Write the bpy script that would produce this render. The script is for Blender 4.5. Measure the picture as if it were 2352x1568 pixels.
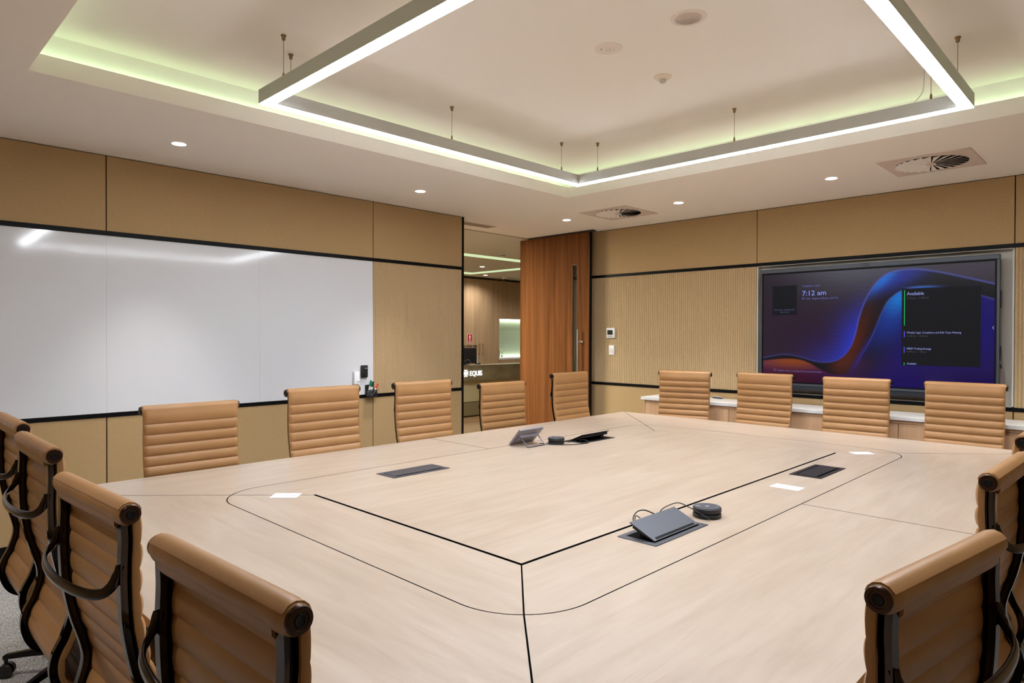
import bpy, bmesh, math, random
from mathutils import Vector, Matrix
import numpy as np

# ------------------------------------------------------------------ camera, world, exposure
sc = bpy.context.scene
for o in list(bpy.data.objects):
    bpy.data.objects.remove(o)
col = sc.collection
H = 1.49                                   # camera height above the carpet
YAW, PITCH, ROLL = 0.775438888, -0.00851731, 0.00270659
_f = Vector((math.cos(YAW)*math.cos(PITCH), math.sin(YAW)*math.cos(PITCH), math.sin(PITCH)))
_r = Vector((math.sin(YAW), -math.cos(YAW), 0)); _u = _r.cross(_f)
_r2 = math.cos(ROLL)*_r + math.sin(ROLL)*_u; _u2 = -math.sin(ROLL)*_r + math.cos(ROLL)*_u
cam_d = bpy.data.cameras.new('camera'); cam_d.sensor_width = 36; cam_d.lens = 23.235; cam_d.clip_start = 0.02
cam = bpy.data.objects.new('camera', cam_d); col.objects.link(cam)
M = Matrix((_r2, _u2, -_f)).transposed().to_4x4(); M.translation = (0, 0, H); cam.matrix_world = M
sc.camera = cam
w = bpy.data.worlds.new('world'); sc.world = w; w.use_nodes = True
w.node_tree.nodes['Background'].inputs[0].default_value = (0.9, 0.93, 1, 1)
w.node_tree.nodes['Background'].inputs[1].default_value = 0.02
vs = sc.view_settings
vs.view_transform = 'Standard'; vs.look = 'None'; vs.gamma = 1; vs.use_curve_mapping = False; vs.exposure = 0.0

E_FRAME = 84.0      # pendant diffuser
E_COVE = 13.0        # strip hidden on the cove ledge
E_DOWN = 40.0       # recessed downlights
P_DOWN = 180.0      # beam of each downlight
LEDC = (0.94, 1.0, 1.08)   # the lamps run a little cool against the warm timber

# ------------------------------------------------------------------ helpers
def lin(c):
    return tuple((x/255/12.92 if x/255 <= 0.04045 else ((x/255+0.055)/1.055)**2.4) for x in c) + (1,)

MATS = {}
def mat(name, rgb, rough=0.5, metal=0.0, spec=0.5, var=0.0, vscale=(8, 8, 8), rgb2=None, bump=0.0, bscale=200.0, emit=None, estr=0.0, trans=0.0, coat=0.0, srgb=True, detail=4.0, rotz=0.0, ior=1.45):
    if name in MATS: return MATS[name]
    m = bpy.data.materials.new(name); m.use_nodes = True; MATS[name] = m
    nt = m.node_tree; b = nt.nodes['Principled BSDF']
    c = lin(rgb) if srgb else tuple(rgb)+(1,)
    b.inputs['Base Color'].default_value = c
    b.inputs['Roughness'].default_value = rough; b.inputs['Metallic'].default_value = metal
    b.inputs['Specular IOR Level'].default_value = spec
    b.inputs['IOR'].default_value = ior
    if coat: b.inputs['Coat Weight'].default_value = coat; b.inputs['Coat Roughness'].default_value = 0.08
    if trans: b.inputs['Transmission Weight'].default_value = trans
    if emit is not None:
        b.inputs['Emission Color'].default_value = tuple(emit)+(1,); b.inputs['Emission Strength'].default_value = estr
    if var or rgb2 is not None:
        tc = nt.nodes.new('ShaderNodeTexCoord'); mp = nt.nodes.new('ShaderNodeMapping')
        mp.inputs['Scale'].default_value = vscale; mp.inputs['Rotation'].default_value = (0, 0, rotz)
        n = nt.nodes.new('ShaderNodeTexNoise'); n.inputs['Scale'].default_value = 1.0; n.inputs['Detail'].default_value = detail
        n.inputs['Roughness'].default_value = 0.56; n.inputs['Distortion'].default_value = 0.35
        r = nt.nodes.new('ShaderNodeValToRGB')
        if rgb2 is None:
            a1 = tuple(x*(1-var) for x in c[:3])+(1,); a2 = tuple(min(1, x*(1+var)) for x in c[:3])+(1,)
        else:
            a1, a2 = lin(rgb2), c
        r.color_ramp.elements[0].position = 0.33; r.color_ramp.elements[1].position = 0.67
        r.color_ramp.elements[0].color = a1; r.color_ramp.elements[1].color = a2
        L = nt.links.new
        L(tc.outputs['Object'], mp.inputs['Vector']); L(mp.outputs[0], n.inputs['Vector']); L(n.outputs['Fac'], r.inputs[0]); L(r.outputs[0], b.inputs['Base Color'])
    if bump:
        n2 = nt.nodes.new('ShaderNodeTexNoise'); n2.inputs['Scale'].default_value = bscale; n2.inputs['Detail'].default_value = 3
        tc2 = nt.nodes.new('ShaderNodeTexCoord'); bp = nt.nodes.new('ShaderNodeBump'); bp.inputs['Strength'].default_value = bump; bp.inputs['Distance'].default_value = 0.002
        nt.links.new(tc2.outputs['Object'], n2.inputs['Vector']); nt.links.new(n2.outputs['Fac'], bp.inputs['Height']); nt.links.new(bp.outputs[0], b.inputs['Normal'])
    return m

def glow(name, rgb, s):
    return mat(name, (0, 0, 0), 0.6, emit=rgb, estr=s)

def wood(name, dark, light, axis, rough=0.45, spec=0.4, along=1.1, across=26.0, fleck=None):
    """procedural timber: grain stretched along AXIS, a broad board tone and a fine pore streak"""
    if name in MATS: return MATS[name]
    m = bpy.data.materials.new(name); m.use_nodes = True; MATS[name] = m
    nt = m.node_tree; b = nt.nodes['Principled BSDF']; L = nt.links.new
    b.inputs['Roughness'].default_value = rough; b.inputs['Specular IOR Level'].default_value = spec
    tc = nt.nodes.new('ShaderNodeTexCoord')
    def layer(sa, sx, detail, dist):
        mp = nt.nodes.new('ShaderNodeMapping'); s = [sx]*3; s[axis] = sa; mp.inputs['Scale'].default_value = s
        n = nt.nodes.new('ShaderNodeTexNoise'); n.inputs['Scale'].default_value = 1; n.inputs['Detail'].default_value = detail; n.inputs['Distortion'].default_value = dist
        n.inputs['Roughness'].default_value = 0.6
        L(tc.outputs['Object'], mp.inputs['Vector']); L(mp.outputs[0], n.inputs['Vector']); return n.outputs['Fac']
    a = layer(along, across, 5, 0.8); c = layer(along*0.55, across*0.28, 2, 1.6)
    mx = nt.nodes.new('ShaderNodeMath'); mx.operation = 'MULTIPLY_ADD'; mx.inputs[1].default_value = 0.5
    hf = nt.nodes.new('ShaderNodeMath'); hf.operation = 'MULTIPLY'; hf.inputs[1].default_value = 0.5
    L(c, hf.inputs[0]); L(a, mx.inputs[0]); L(hf.outputs[0], mx.inputs[2])
    r = nt.nodes.new('ShaderNodeValToRGB'); r.color_ramp.elements[0].position = 0.36; r.color_ramp.elements[1].position = 0.64
    r.color_ramp.elements[0].color = lin(dark); r.color_ramp.elements[1].color = lin(light)
    L(mx.outputs[0], r.inputs[0]); out = r.outputs[0]
    if fleck:
        f = layer(along*3, across*5, 3, 0.2)
        rr = nt.nodes.new('ShaderNodeValToRGB'); rr.color_ramp.elements[0].position = 0.62; rr.color_ramp.elements[1].position = 0.78
        rr.color_ramp.elements[0].color = (0, 0, 0, 1); rr.color_ramp.elements[1].color = (0.5, 0.5, 0.5, 1)
        mm = nt.nodes.new('ShaderNodeMix'); mm.data_type = 'RGBA'; mm.inputs['B'].default_value = lin(fleck)
        L(f, rr.inputs[0]); L(rr.outputs[0], mm.inputs['Factor']); L(out, mm.inputs['A']); out = mm.outputs['Result']
    L(out, b.inputs['Base Color'])
    return m

class MB:
    def __init__(s): s.bm = bmesh.new()
    def box(s, x0, x1, y0, y1, z0, z1, bev=0.0, seg=1, mi=0):
        r = bmesh.ops.create_cube(s.bm, size=1.0)
        vv = r['verts']
        for v in vv:
            v.co = Vector(((x0+x1)/2+v.co.x*(x1-x0), (y0+y1)/2+v.co.y*(y1-y0), (z0+z1)/2+v.co.z*(z1-z0)))
        fs = set(f for v in vv for f in v.link_faces)
        for f in fs: f.material_index = mi
        if bev:
            es = list({e for v in vv for e in v.link_edges})
            bmesh.ops.bevel(s.bm, geom=es, offset=bev, segments=seg, affect='EDGES', profile=0.5)
        return s
    def prism(s, poly, z0, z1, mi_side=0, mi_top=0):
        a = [s.bm.verts.new((x, y, z0)) for x, y in poly]; b = [s.bm.verts.new((x, y, z1)) for x, y in poly]
        n = len(poly)
        area = sum(poly[i][0]*poly[(i+1) % n][1]-poly[(i+1) % n][0]*poly[i][1] for i in range(n))
        ft = s.bm.faces.new(b if area > 0 else b[::-1]); fb = s.bm.faces.new(a[::-1] if area > 0 else a)
        ft.material_index = mi_top; fb.material_index = mi_side
        for i in range(n):
            j = (i+1) % n
            q = [a[i], a[j], b[j], b[i]]
            f = s.bm.faces.new(q if area > 0 else q[::-1]); f.material_index = mi_side
        return s
    def prism_joint(s, poly, z0, z1, outer):
        s.prism(poly, z0, z1, 2, 0); s.bm.faces.ensure_lookup_table()
        for f in s.bm.faces:
            f.normal_update()
            if abs(f.normal.z) < 0.5 and all(outer(v.co) for v in f.verts): f.material_index = 1
        return s
    def rings(s, rings, closed_ring=True, cap=True, mi=0):
        R = [[s.bm.verts.new(p) for p in r] for r in rings]
        n = len(R[0])
        for a, b in zip(R, R[1:]):
            for i in range(n if closed_ring else n-1):
                j = (i+1) % n
                f = s.bm.faces.new((a[i], a[j], b[j], b[i])); f.material_index = mi
        if cap and closed_ring:
            s.bm.faces.new(R[0][::-1]).material_index = mi; s.bm.faces.new(R[-1]).material_index = mi
        return s
    def tube(s, path, r, seg=8, cap=True, mi=0):
        P = [Vector(p) for p in path]; rr = r if isinstance(r, (list, tuple)) else [r]*len(P)
        t0 = (P[1]-P[0]).normalized(); up = Vector((0, 0, 1)) if abs(t0.z) < 0.9 else Vector((1, 0, 0))
        nrm = t0.cross(up).normalized(); out = []
        for i, p in enumerate(P):
            t = (P[min(i+1, len(P)-1)]-P[max(i-1, 0)]).normalized()
            nrm = (nrm - t*nrm.dot(t)).normalized(); bn = t.cross(nrm)
            out.append([p+(nrm*math.cos(2*math.pi*k/seg)+bn*math.sin(2*math.pi*k/seg))*rr[i] for k in range(seg)])
        return s.rings(out, cap=cap, mi=mi)
    def cyl(s, c, r, h, axis=2, seg=24, r2=None, mi=0):
        d = Vector((0, 0, 0)); d[axis] = h; c = Vector(c)
        return s.tube([c, c+d], [r, r if r2 is None else r2], seg, mi=mi)
    def lathe(s, prof, c=(0, 0, 0), seg=32, axis=2, mi=0):
        out = []
        for r, z in prof:
            ring = []
            for k in range(seg):
                a = 2*math.pi*k/seg; p = [0, 0, 0]; i, j = [(1, 2), (2, 0), (0, 1)][axis]
                p[i] = r*math.cos(a); p[j] = r*math.sin(a); p[axis] = z
                ring.append(Vector(p)+Vector(c))
            out.append(ring)
        s.rings(out, cap=False, mi=mi)
        bmesh.ops.remove_doubles(s.bm, verts=s.bm.verts[:], dist=1e-6)
        bad = [f for f in s.bm.faces if f.calc_area() < 1e-12]
        if bad: bmesh.ops.delete(s.bm, geom=bad, context='FACES_ONLY')
        return s
    def quad(s, pts, mi=0):
        f = s.bm.faces.new([s.bm.verts.new(p) for p in pts]); f.material_index = mi; return s
    def build(s, name, m, parent=None, smooth=False, loc=None):
        bmesh.ops.recalc_face_normals(s.bm, faces=s.bm.faces[:])
        me = bpy.data.meshes.new(name); s.bm.to_mesh(me); s.bm.free()
        for x in (m if isinstance(m, (list, tuple)) else [m]): me.materials.append(x)
        o = bpy.data.objects.new(name, me); col.objects.link(o)
        if parent: o.parent = parent
        if loc: o.location = loc
        if smooth:
            me.polygons.foreach_set('use_smooth', [True]*len(me.polygons))
            try: me.set_sharp_from_angle(angle=math.radians(40))
            except Exception: pass
        return o

def tag(o, label=None, cat=None, group=None, kind=None):
    if label: o['label'] = label
    if cat: o['category'] = cat
    if group: o['group'] = group
    if kind: o['kind'] = kind
    return o
def thing(name, label, cat, loc=(0, 0, 0), rotz=0.0, group=None, kind=None):
    o = bpy.data.objects.new(name, None); col.objects.link(o); o.empty_display_size = 0.1
    o.location = loc; o.rotation_euler = (0, 0, rotz)
    return tag(o, label, cat, group, kind)
def struct(o, label=None): return tag(o, label, 'structure' if False else None, None, 'structure')
def copy_tree(o, parent=None):
    c = o.copy(); col.objects.link(c)
    if parent: c.parent = parent
    for ch in list(o.children): copy_tree(ch, c)
    return c
def text(name, body, m, size, parent=None, loc=(0, 0, 0), rot=(0, 0, 0), ext=0.0004, align='LEFT', bold=0.0, width=None):
    cu = bpy.data.curves.new(name, 'FONT'); cu.body = body; cu.size = size; cu.extrude = ext; cu.align_x = align; cu.offset = bold; cu.resolution_u = 3
    t = bpy.data.objects.new(name+'_tmp', cu); col.objects.link(t)
    dg = bpy.context.evaluated_depsgraph_get(); me = bpy.data.meshes.new_from_object(t.evaluated_get(dg))
    bpy.data.objects.remove(t); bpy.data.curves.remove(cu)
    me.name = name; me.materials.clear(); me.materials.append(m)
    if width:                                  # fit the line to its measured length
        xs = [v.co.x for v in me.vertices]; k = width/(max(xs)-min(xs)); x0 = min(xs)
        for v in me.vertices: v.co.x = (v.co.x-x0)*k
    o = bpy.data.objects.new(name, me); col.objects.link(o); o.location = loc; o.rotation_euler = rot
    if parent: o.parent = parent
    return o
def catmull(pts, n):
    P = [Vector(p) for p in pts]; P = [P[0]*2-P[1]]+P+[P[-1]*2-P[-2]]; out = []
    for i in range(1, len(P)-2):
        for k in range(n):
            t = k/n; a, b, c, d = P[i-1:i+3]
            out.append(0.5*((2*b)+(-a+c)*t+(2*a-5*b+4*c-d)*t*t+(-a+3*b-3*c+d)*t**3))
    out.append(P[-2]); return out

# ------------------------------------------------------------------ materials
PAINT = mat('ceiling_paint', (247, 241, 233), 0.9, spec=0.2)
FELT = mat('felt_panel', (174, 146, 106), 0.95, spec=0.1, var=0.035, vscale=(55, 55, 55), bump=0.12, bscale=400)
FELTR = mat('ribbed_felt', (182, 157, 120), 0.95, spec=0.1, var=0.05, vscale=(60, 60, 60))
BLACK = mat('black_trim', (9, 9, 11), 0.45, spec=0.15)
GROOVE = mat('black_groove', (8, 8, 8), 0.8, spec=0.1)
BOARD = mat('whiteboard_enamel', (213, 214, 218), 0.085, spec=0.5, bump=0.012, bscale=7)
NICHE = mat('niche_paint', (205, 200, 190), 0.7, spec=0.3)
CARPET = mat('carpet', (172, 170, 167), 1.0, spec=0.05, rgb2=(116, 113, 110), vscale=(170, 40, 60), bump=0.8, bscale=350, detail=6)
LEATHER = mat('tan_leather', (156, 115, 73), 0.42, spec=0.4, var=0.04, vscale=(9, 9, 9), bump=0.12, bscale=260)
CHROME = mat('smoked_chrome', (60, 54, 50), 0.07, metal=1.0)
CHROME2 = mat('black_aluminium', (28, 26, 26), 0.3, metal=0.8)
CAPM = mat('bronze_cap', (58, 42, 34), 0.28, metal=0.85)
CAPD = mat('cap_centre', (14, 13, 15), 0.5, spec=0.2)
STEEL = mat('brushed_steel', (205, 203, 200), 0.32, metal=1.0)
BRASS = mat('nickel_fitting', (150, 122, 92), 0.35, metal=0.9)
ALU = mat('white_aluminium', (196, 196, 190), 0.55, spec=0.4)
TABX = wood('maple_along', (169, 150, 132), (184, 167, 150), 0, 0.34, 0.35, 1.9, 19, fleck=(164, 134, 116))
TABY = wood('maple_across', (169, 150, 132), (184, 167, 150), 1, 0.34, 0.35, 1.9, 19, fleck=(164, 134, 116))
TABE = mat('table_edge', (196, 160, 122), 0.5)
DOORW = wood('walnut_door', (84, 48, 22), (122, 76, 40), 2, 0.8, 0.06, 0.5, 22, fleck=(56, 32, 16))
CREDW = wood('oak_carcass', (192, 152, 116), (210, 172, 136), 2, 0.55, 0.3, 0.8, 20)
LOBW = wood('lobby_oak', (152, 124, 92), (180, 150, 114), 2, 0.55, 0.3, 0.5, 16)
STONE = mat('white_stone', (222, 220, 218), 0.35, spec=0.5)
PLAST = mat('white_plastic', (228, 226, 224), 0.4)
PLASTB = mat('black_plastic', (26, 26, 29), 0.45)
GREYM = mat('anodised_grey', (82, 84, 92), 0.42, metal=0.55)
GREYD = mat('anodised_dark', (50, 49, 52), 0.45, metal=0.5)
TABL = mat('tablet_shell', (150, 148, 156), 0.4, metal=0.6)
DARKG = mat('dark_glass', (22, 22, 22), 0.08, spec=0.5)
LED = glow('pendant_led', LEDC, E_FRAME)
COVE = glow('cove_led', (0.66, 1.0, 0.62), E_COVE)
DOWN = glow('downlight_led', (1.0, 0.95, 0.93), E_DOWN)
PAPER = mat('paper', (236, 238, 246), 0.6, emit=None)
SLEEVE = mat('clear_sleeve', (205, 195, 186), 0.25)
INK = mat('blue_ink', (120, 128, 190), 0.6)

# ------------------------------------------------------------------ room shell (heights in metres from the carpet)
YL, XR = 5.381, 6.5226             # whiteboard wall, screen wall
ZC, Z1, Z2 = 2.772, 0.9156, 2.2156  # soffit, lower rail, upper rail
X0, Y0 = -1.3, -1.4                # the two walls behind the camera
YP = 5.975                         # outer end of the doorway reveal
CX0, CX1, CY0, CY1 = 0.65, 4.744, -0.15, 3.928   # cove opening
ZLIP, ZU, CD = 2.866, 3.001, 0.08

b = MB(); b.box(X0-0.2, XR+0.3, Y0-0.2, YP, -0.08, 0); struct(b.build('floor', CARPET))
b = MB(); b.box(2.5, 13, YP, 11.4, -0.08, 0.0); struct(b.build('floor', wood('lobby_floor', (120, 92, 60), (150, 118, 80), 0, 0.5, 0.3, 0.6, 12)))

# ceiling: soffit frame round the cove, lip, ledge, recess wall and the raised slab
b = MB()
for (x0, x1, y0, y1) in ((X0-0.2, XR+0.3, CY1, YP), (X0-0.2, XR+0.3, Y0-0.2, CY0), (X0-0.2, CX0, CY0, CY1), (CX1, XR+0.3, CY0, CY1)):
    b.box(x0, x1, y0, y1, ZC, ZC+0.03)
T = 0.014
for (x0, x1, y0, y1) in ((CX0-T, CX1+T, CY1, CY1+T), (CX0-T, CX1+T, CY0-T, CY0), (CX0-T, CX0, CY0, CY1), (CX1, CX1+T, CY0, CY1)):
    b.box(x0, x1, y0, y1, ZC+0.03, ZLIP)
for (x0, x1, y0, y1) in ((CX0-CD-.05, CX1+CD+.05, CY1+CD, CY1+CD+.05), (CX0-CD-.05, CX1+CD+.05, CY0-CD-.05, CY0-CD), (CX0-CD-.05, CX0-CD, CY0-CD, CY1+CD), (CX1+CD, CX1+CD+.05, CY0-CD, CY1+CD)):
    b.box(x0, x1, y0, y1, ZC+0.03, ZU)
b.box(CX0-CD-.05, CX1+CD+.05, CY0-CD-.05, CY1+CD+.05, ZU, ZU+0.05)
struct(b.build('ceiling', PAINT))
t = thing('cove_light', 'greenish white light strip hidden on the ledge around the raised ceiling', 'light', ((CX0+CX1)/2, (CY0+CY1)/2, ZC+0.03))
# aluminium channel on the back of the lip, its lens facing the recess wall
for (x0, x1, y0, y1, nx, ny) in ((CX0, CX1, CY1+T, CY1+T+.010, 0, 1), (CX0, CX1, CY0-T-.010, CY0-T, 0, -1), (CX0-T-.010, CX0-T, CY0, CY1, -1, 0), (CX1+T, CX1+T+.010, CY0, CY1, 1, 0)):
    b = MB(); b.box(x0, x1, y0, y1, ZLIP-0.034, ZLIP-0.010); o = b.build('channel', mat('strip_channel', (200, 200, 200), 0.5), t); o.matrix_parent_inverse = Matrix.Translation(t.location).inverted()
    b = MB(); e = 0.0006
    if ny: yy = (y1+e) if ny > 0 else (y0-e); b.quad([(x0, yy, ZLIP-0.031), (x1, yy, ZLIP-0.031), (x1, yy, ZLIP-0.013), (x0, yy, ZLIP-0.013)])
    else: xx = (x1+e) if nx > 0 else (x0-e); b.quad([(xx, y0, ZLIP-0.031), (xx, y1, ZLIP-0.031), (xx, y1, ZLIP-0.013), (xx, y0, ZLIP-0.013)])
    o = b.build('light_strip', COVE, t); o.matrix_parent_inverse = Matrix.Translation(t.location).inverted()


def rel(t):          # parts built in world coordinates under a thing
    Mi = (Matrix.Translation(t.location) @ t.rotation_euler.to_matrix().to_4x4()).inverted()
    for ch in t.children: ch.matrix_parent_inverse = Mi
    return t

def ribbed(u0, u1, z0, z1, face, axis):
    """vertical flutes 25 mm apart; FACE is the plane the crests lie in, AXIS the wall's normal axis"""
    bm = MB(); P = 0.025; D = 0.006; n = int(round((u1-u0)/P)); P = (u1-u0)/n; prof = []
    for i in range(n):
        a = u0+i*P
        prof += [(a, D), (a+.18*P, 0.0015), (a+.30*P, 0), (a+.70*P, 0), (a+.82*P, 0.0015)]
    prof.append((u1, D))
    pt = (lambda u, d, z: (u, face+d, z)) if axis == 1 else (lambda u, d, z: (face+d, u, z))
    lo = [bm.bm.verts.new(pt(u, d, z0)) for u, d in prof]; hi = [bm.bm.verts.new(pt(u, d, z1)) for u, d in prof]
    for i in range(len(prof)-1): bm.bm.faces.new((lo[i], lo[i+1], hi[i+1], hi[i]))
    bl = [bm.bm.verts.new(pt(u, 0.016, z)) for u, z in ((u0, z0), (u1, z0), (u1, z1), (u0, z1))]
    bm.bm.faces.new(bl); bm.bm.faces.new([lo[0], hi[0], bl[3], bl[0]]); bm.bm.faces.new([lo[-1], bl[1], bl[2], hi[-1]])
    bm.bm.faces.new(lo+[bl[1], bl[0]]); bm.bm.faces.new(hi+[bl[2], bl[3]])
    return bm

# whiteboard wall
XE = 4.718
b = MB(); b.box(X0-0.2, XE, YL+0.016, YP, 0, ZC); wl = struct(b.build('wall_left', [GROOVE]))
g = 0.0035; rh = 0.016
def panelL(x0, x1, z0, z1):
    b = MB(); b.box(x0+g, x1-g, YL, YL+0.016, z0, z1, 0.001); struct(b.build('felt_panel', FELT, wl))
for x0, x1 in ((X0, 1.346), (1.346, 3.589), (3.589, XE)):
    panelL(x0, x1, Z2+rh, ZC-0.006); panelL(x0, x1, 0.1, Z1-rh)
struct(ribbed(3.589+g, XE-g, Z1+rh, Z2-rh, YL, 1).build('ribbed_panel', FELTR, wl))
b = MB(); b.box(X0, XE, YL-0.008, YL+0.016, Z2-rh, Z2+rh, 0.003); struct(b.build('trim_1', BLACK))
b = MB(); b.box(X0, XE, YL-0.008, YL+0.016, Z1-rh, Z1+rh, 0.003); struct(b.build('trim_2', BLACK))
b = MB(); b.box(XE, XE+0.022, YL-0.004, YP, 0, ZC-0.002); struct(b.build('trim_3', BLACK))
b = MB(); b.box(X0, XE, YL-0.004, YL+0.016, 0, 0.1); struct(b.build('baseboard_left', BLACK))

# screen wall with the recess for the display
NY0, NY1 = 0.826, 2.922
b = MB()
b.box(XR+0.016, XR+0.3, NY1, YP, 0, ZC); b.box(XR+0.016, XR+0.3, Y0-0.2, NY0, 0, ZC); b.box(XR+0.016, XR+0.3, NY0, NY1, 0, Z1); b.box(XR+0.016, XR+0.3, NY0, NY1, Z2, ZC)
b.box(XR+0.12, XR+0.3, NY0, NY1, Z1, Z2)
wr = struct(b.build('wall_right', GROOVE))
def panelR(y0, y1, z0, z1):
    b = MB(); b.box(XR, XR+0.016, y0+g, y1-g, z0, z1, 0.001); struct(b.build('felt_panel', FELT, wr))
for y0, y1 in ((Y0, NY0), (NY0, NY1), (NY1, YP)):
    panelR(y0, y1, Z2+rh, ZC-0.006); panelR(y0, y1, 0.1, Z1-rh)
struct(ribbed(NY1+g, YP-g, Z1+rh, Z2-rh, XR, 0).build('ribbed_panel', FELTR, wr))
struct(ribbed(Y0+g, NY0-g, Z1+rh, Z2-rh, XR, 0).build('ribbed_panel', FELTR, wr))
b = MB(); ND = XR+0.085
b.box(ND, ND+0.02, NY0, NY1, Z1, Z2)
b.box(XR+0.004, ND, NY0, NY0+0.012, Z1+rh, Z2-rh); b.box(XR+0.004, ND, NY1-0.012, NY1, Z1+rh, Z2-rh)
b.box(XR+0.004, ND, NY0, NY1, Z1+rh, Z1+rh+0.006); b.box(XR+0.004, ND, NY0, NY1, Z2-rh-0.006, Z2-rh)
struct(b.build('niche_lining', NICHE, wr))
for i, z in ((4, Z2), (5, Z1)):
    b = MB(); b.box(XR-0.008, XR+0.016, Y0, YP, z-rh, z+rh, 0.003); struct(b.build('trim_%d' % i, BLACK))
b = MB(); b.box(XR-0.004, XR+0.016, Y0, YP, 0, 0.1); struct(b.build('baseboard_right', BLACK))

# the two walls behind the camera
b = MB(); b.box(X0-0.2, X0, Y0-0.2, YL+0.016, 0, ZC); struct(b.build('wall_back', FELT))
b = MB(); b.box(X0, XR+0.3, Y0-0.2, Y0, 0, ZC); struct(b.build('wall_near', FELT))

# ------------------------------------------------------------------ open timber door at the end of the screen wall
DX, DY0, DY1, DZ = 6.370, 4.934, 6.093, 2.752
SY0, SY1, SZ0, SZ1 = 5.125, 5.213, 0.42, 2.37
dr = thing('door_1', 'tall walnut veneer door with a slim glass slot, standing open by the screen wall', 'door', (DX, DY1, 0), kind='structure')
b = MB(); TD = 0.045
b.box(DX, DX+TD, DY0+0.007, SY0, 0.012, DZ); b.box(DX, DX+TD, SY1, DY1, 0.012, DZ); b.box(DX, DX+TD, SY0, SY1, 0.012, SZ0); b.box(DX, DX+TD, SY0, SY1, SZ1, DZ)
b.build('door_leaf', DOORW, dr)
b = MB(); b.box(DX+0.001, DX+TD, DY0-0.002, DY0+0.007, 0.012, DZ); b.build('edge_seal', BLACK, dr)
b = MB()
b.box(DX+0.004, DX+0.03, SY0-0.002, SY0+0.006, SZ0, SZ1); b.box(DX+0.004, DX+0.03, SY1-0.006, SY1+0.002, SZ0, SZ1); b.box(DX+0.004, DX+0.03, SY0, SY1, SZ1-0.006, SZ1)
b.build('glazing_bead', mat('bead_wood', (150, 96, 56), 0.5), dr)
b = MB(); b.box(DX+0.016, DX+0.024, SY0+0.002, SY1-0.002, SZ0, SZ1); b.build('glass_pane', mat('clear_glass', (225, 235, 228), 0.02, trans=1.0), dr)
b = MB(); HY = 5.077
b.cyl((DX-0.05, HY, 0.55), 0.0105, 1.02, 2, 16); o = b.build('pull_handle', STEEL, dr, True)
b = MB(); b.cyl((DX-0.05, HY, 1.42), 0.007, 0.05, 0, 12); b.cyl((DX-0.05, HY, 0.70), 0.007, 0.05, 0, 12)
b.cyl((DX-0.004, HY, 1.42), 0.013, 0.004, 0, 16); b.cyl((DX-0.004, HY, 0.70), 0.013, 0.004, 0, 16); b.build('handle_mount', STEEL, o, True)
b = MB(); b.cyl((DX-0.02, HY-0.045, 1.42), 0.012, 0.022, 0, 16); b.build('lock_cylinder', STEEL, dr, True)
rel(dr); rel_o = [c for c in dr.children if c.name.startswith('pull_handle')][0]
for ch in rel_o.children: ch.matrix_parent_inverse = Matrix()
b = MB(); b.box(DX-0.012, DX+TD+0.012, DY0-0.05, YP-0.02, DZ+0.004, ZC-0.0005); struct(b.build('trim_6', mat('door_track', (44, 36, 32), 0.6)))

# ------------------------------------------------------------------ whiteboard
wb = thing('whiteboard', 'wide gloss whiteboard of three panels set into the felt wall', 'whiteboard', (1.3, YL, Z1+rh))
for x0, x1, k in ((X0, 1.346, 0.0), (1.346, 2.470, 0.0), (2.470, 3.587, 0.0)):
    b = MB(); b.box(x0+0.0004, x1-0.0004, YL-0.002, YL+0.009, Z1+rh, Z2-rh); 
    for v in b.bm.verts: v.co.y += (v.co.z-(Z1+Z2)/2)*0.010
    b.build('board_panel', BOARD, wb)
rel(wb)

def rbox(name, m, x0, x1, y0, y1, z0, z1, r, parent=None, axis=1, seg=5):
    """slab with rounded outline in the plane normal to AXIS"""
    u0, u1, v0, v1, a0, a1 = (x0, x1, z0, z1, y0, y1) if axis == 1 else (y0, y1, z0, z1, x0, x1) if axis == 0 else (x0, x1, y0, y1, z0, z1)
    pl = []
    for cx, cy, s in ((u1-r, v1-r, 0), (u0+r, v1-r, 1), (u0+r, v0+r, 2), (u1-r, v0+r, 3)):
        for k in range(seg+1):
            a = math.pi/2*(s+k/seg); pl.append((cx+r*math.cos(a), cy+r*math.sin(a)))
    cu, cv = (u0+u1)/2, (v0+v1)/2; e = min(0.003, abs(a1-a0)*0.3)
    mk = (lambda u, v, a: (u, a, v)) if axis == 1 else (lambda u, v, a: (a, u, v)) if axis == 0 else (lambda u, v, a: (u, v, a))
    def ring(k, a): return [mk(cu+(u-cu)*k, cv+(v-cv)*k, a) for u, v in pl]
    kk = 1-2*e/max(0.01, min(u1-u0, v1-v0))
    b = MB(); b.rings([ring(kk, a0), ring(1, a0+e*(1 if a1 > a0 else -1)), ring(1, a1)])
    return b.build(name, m, parent, True)

t = thing('whiteboard_eraser', 'black magnetic eraser stuck on the whiteboard above the pen holder', 'eraser', (3.477, YL, 1.094), group='erasers on the whiteboard')
rbox('eraser_body', PLASTB, 3.444, 3.510, YL-0.034, YL-0.012, 1.094, 1.209, 0.008, t)
b = MB(); b.box(3.447, 3.507, YL-0.012, YL-0.0025, 1.097, 1.206); b.build('felt_pad', mat('grey_felt', (60, 60, 62), 1), t)
b = MB(); b.box(3.476, 3.502, YL-0.0345, YL-0.0338, 1.178, 1.184); b.build('brand_mark', mat('grey_ink', (170, 170, 172), 0.6), t)
rel(t)
t = thing('whiteboard_eraser', 'white magnetic eraser stuck on the whiteboard, lower than the black one', 'eraser', (3.393, YL, 1.033), group='erasers on the whiteboard')
rbox('eraser_body', mat('eraser_white', (236, 236, 240), 0.4), 3.362, 3.422, YL-0.034, YL-0.012, 1.033, 1.153, 0.008, t)
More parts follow.
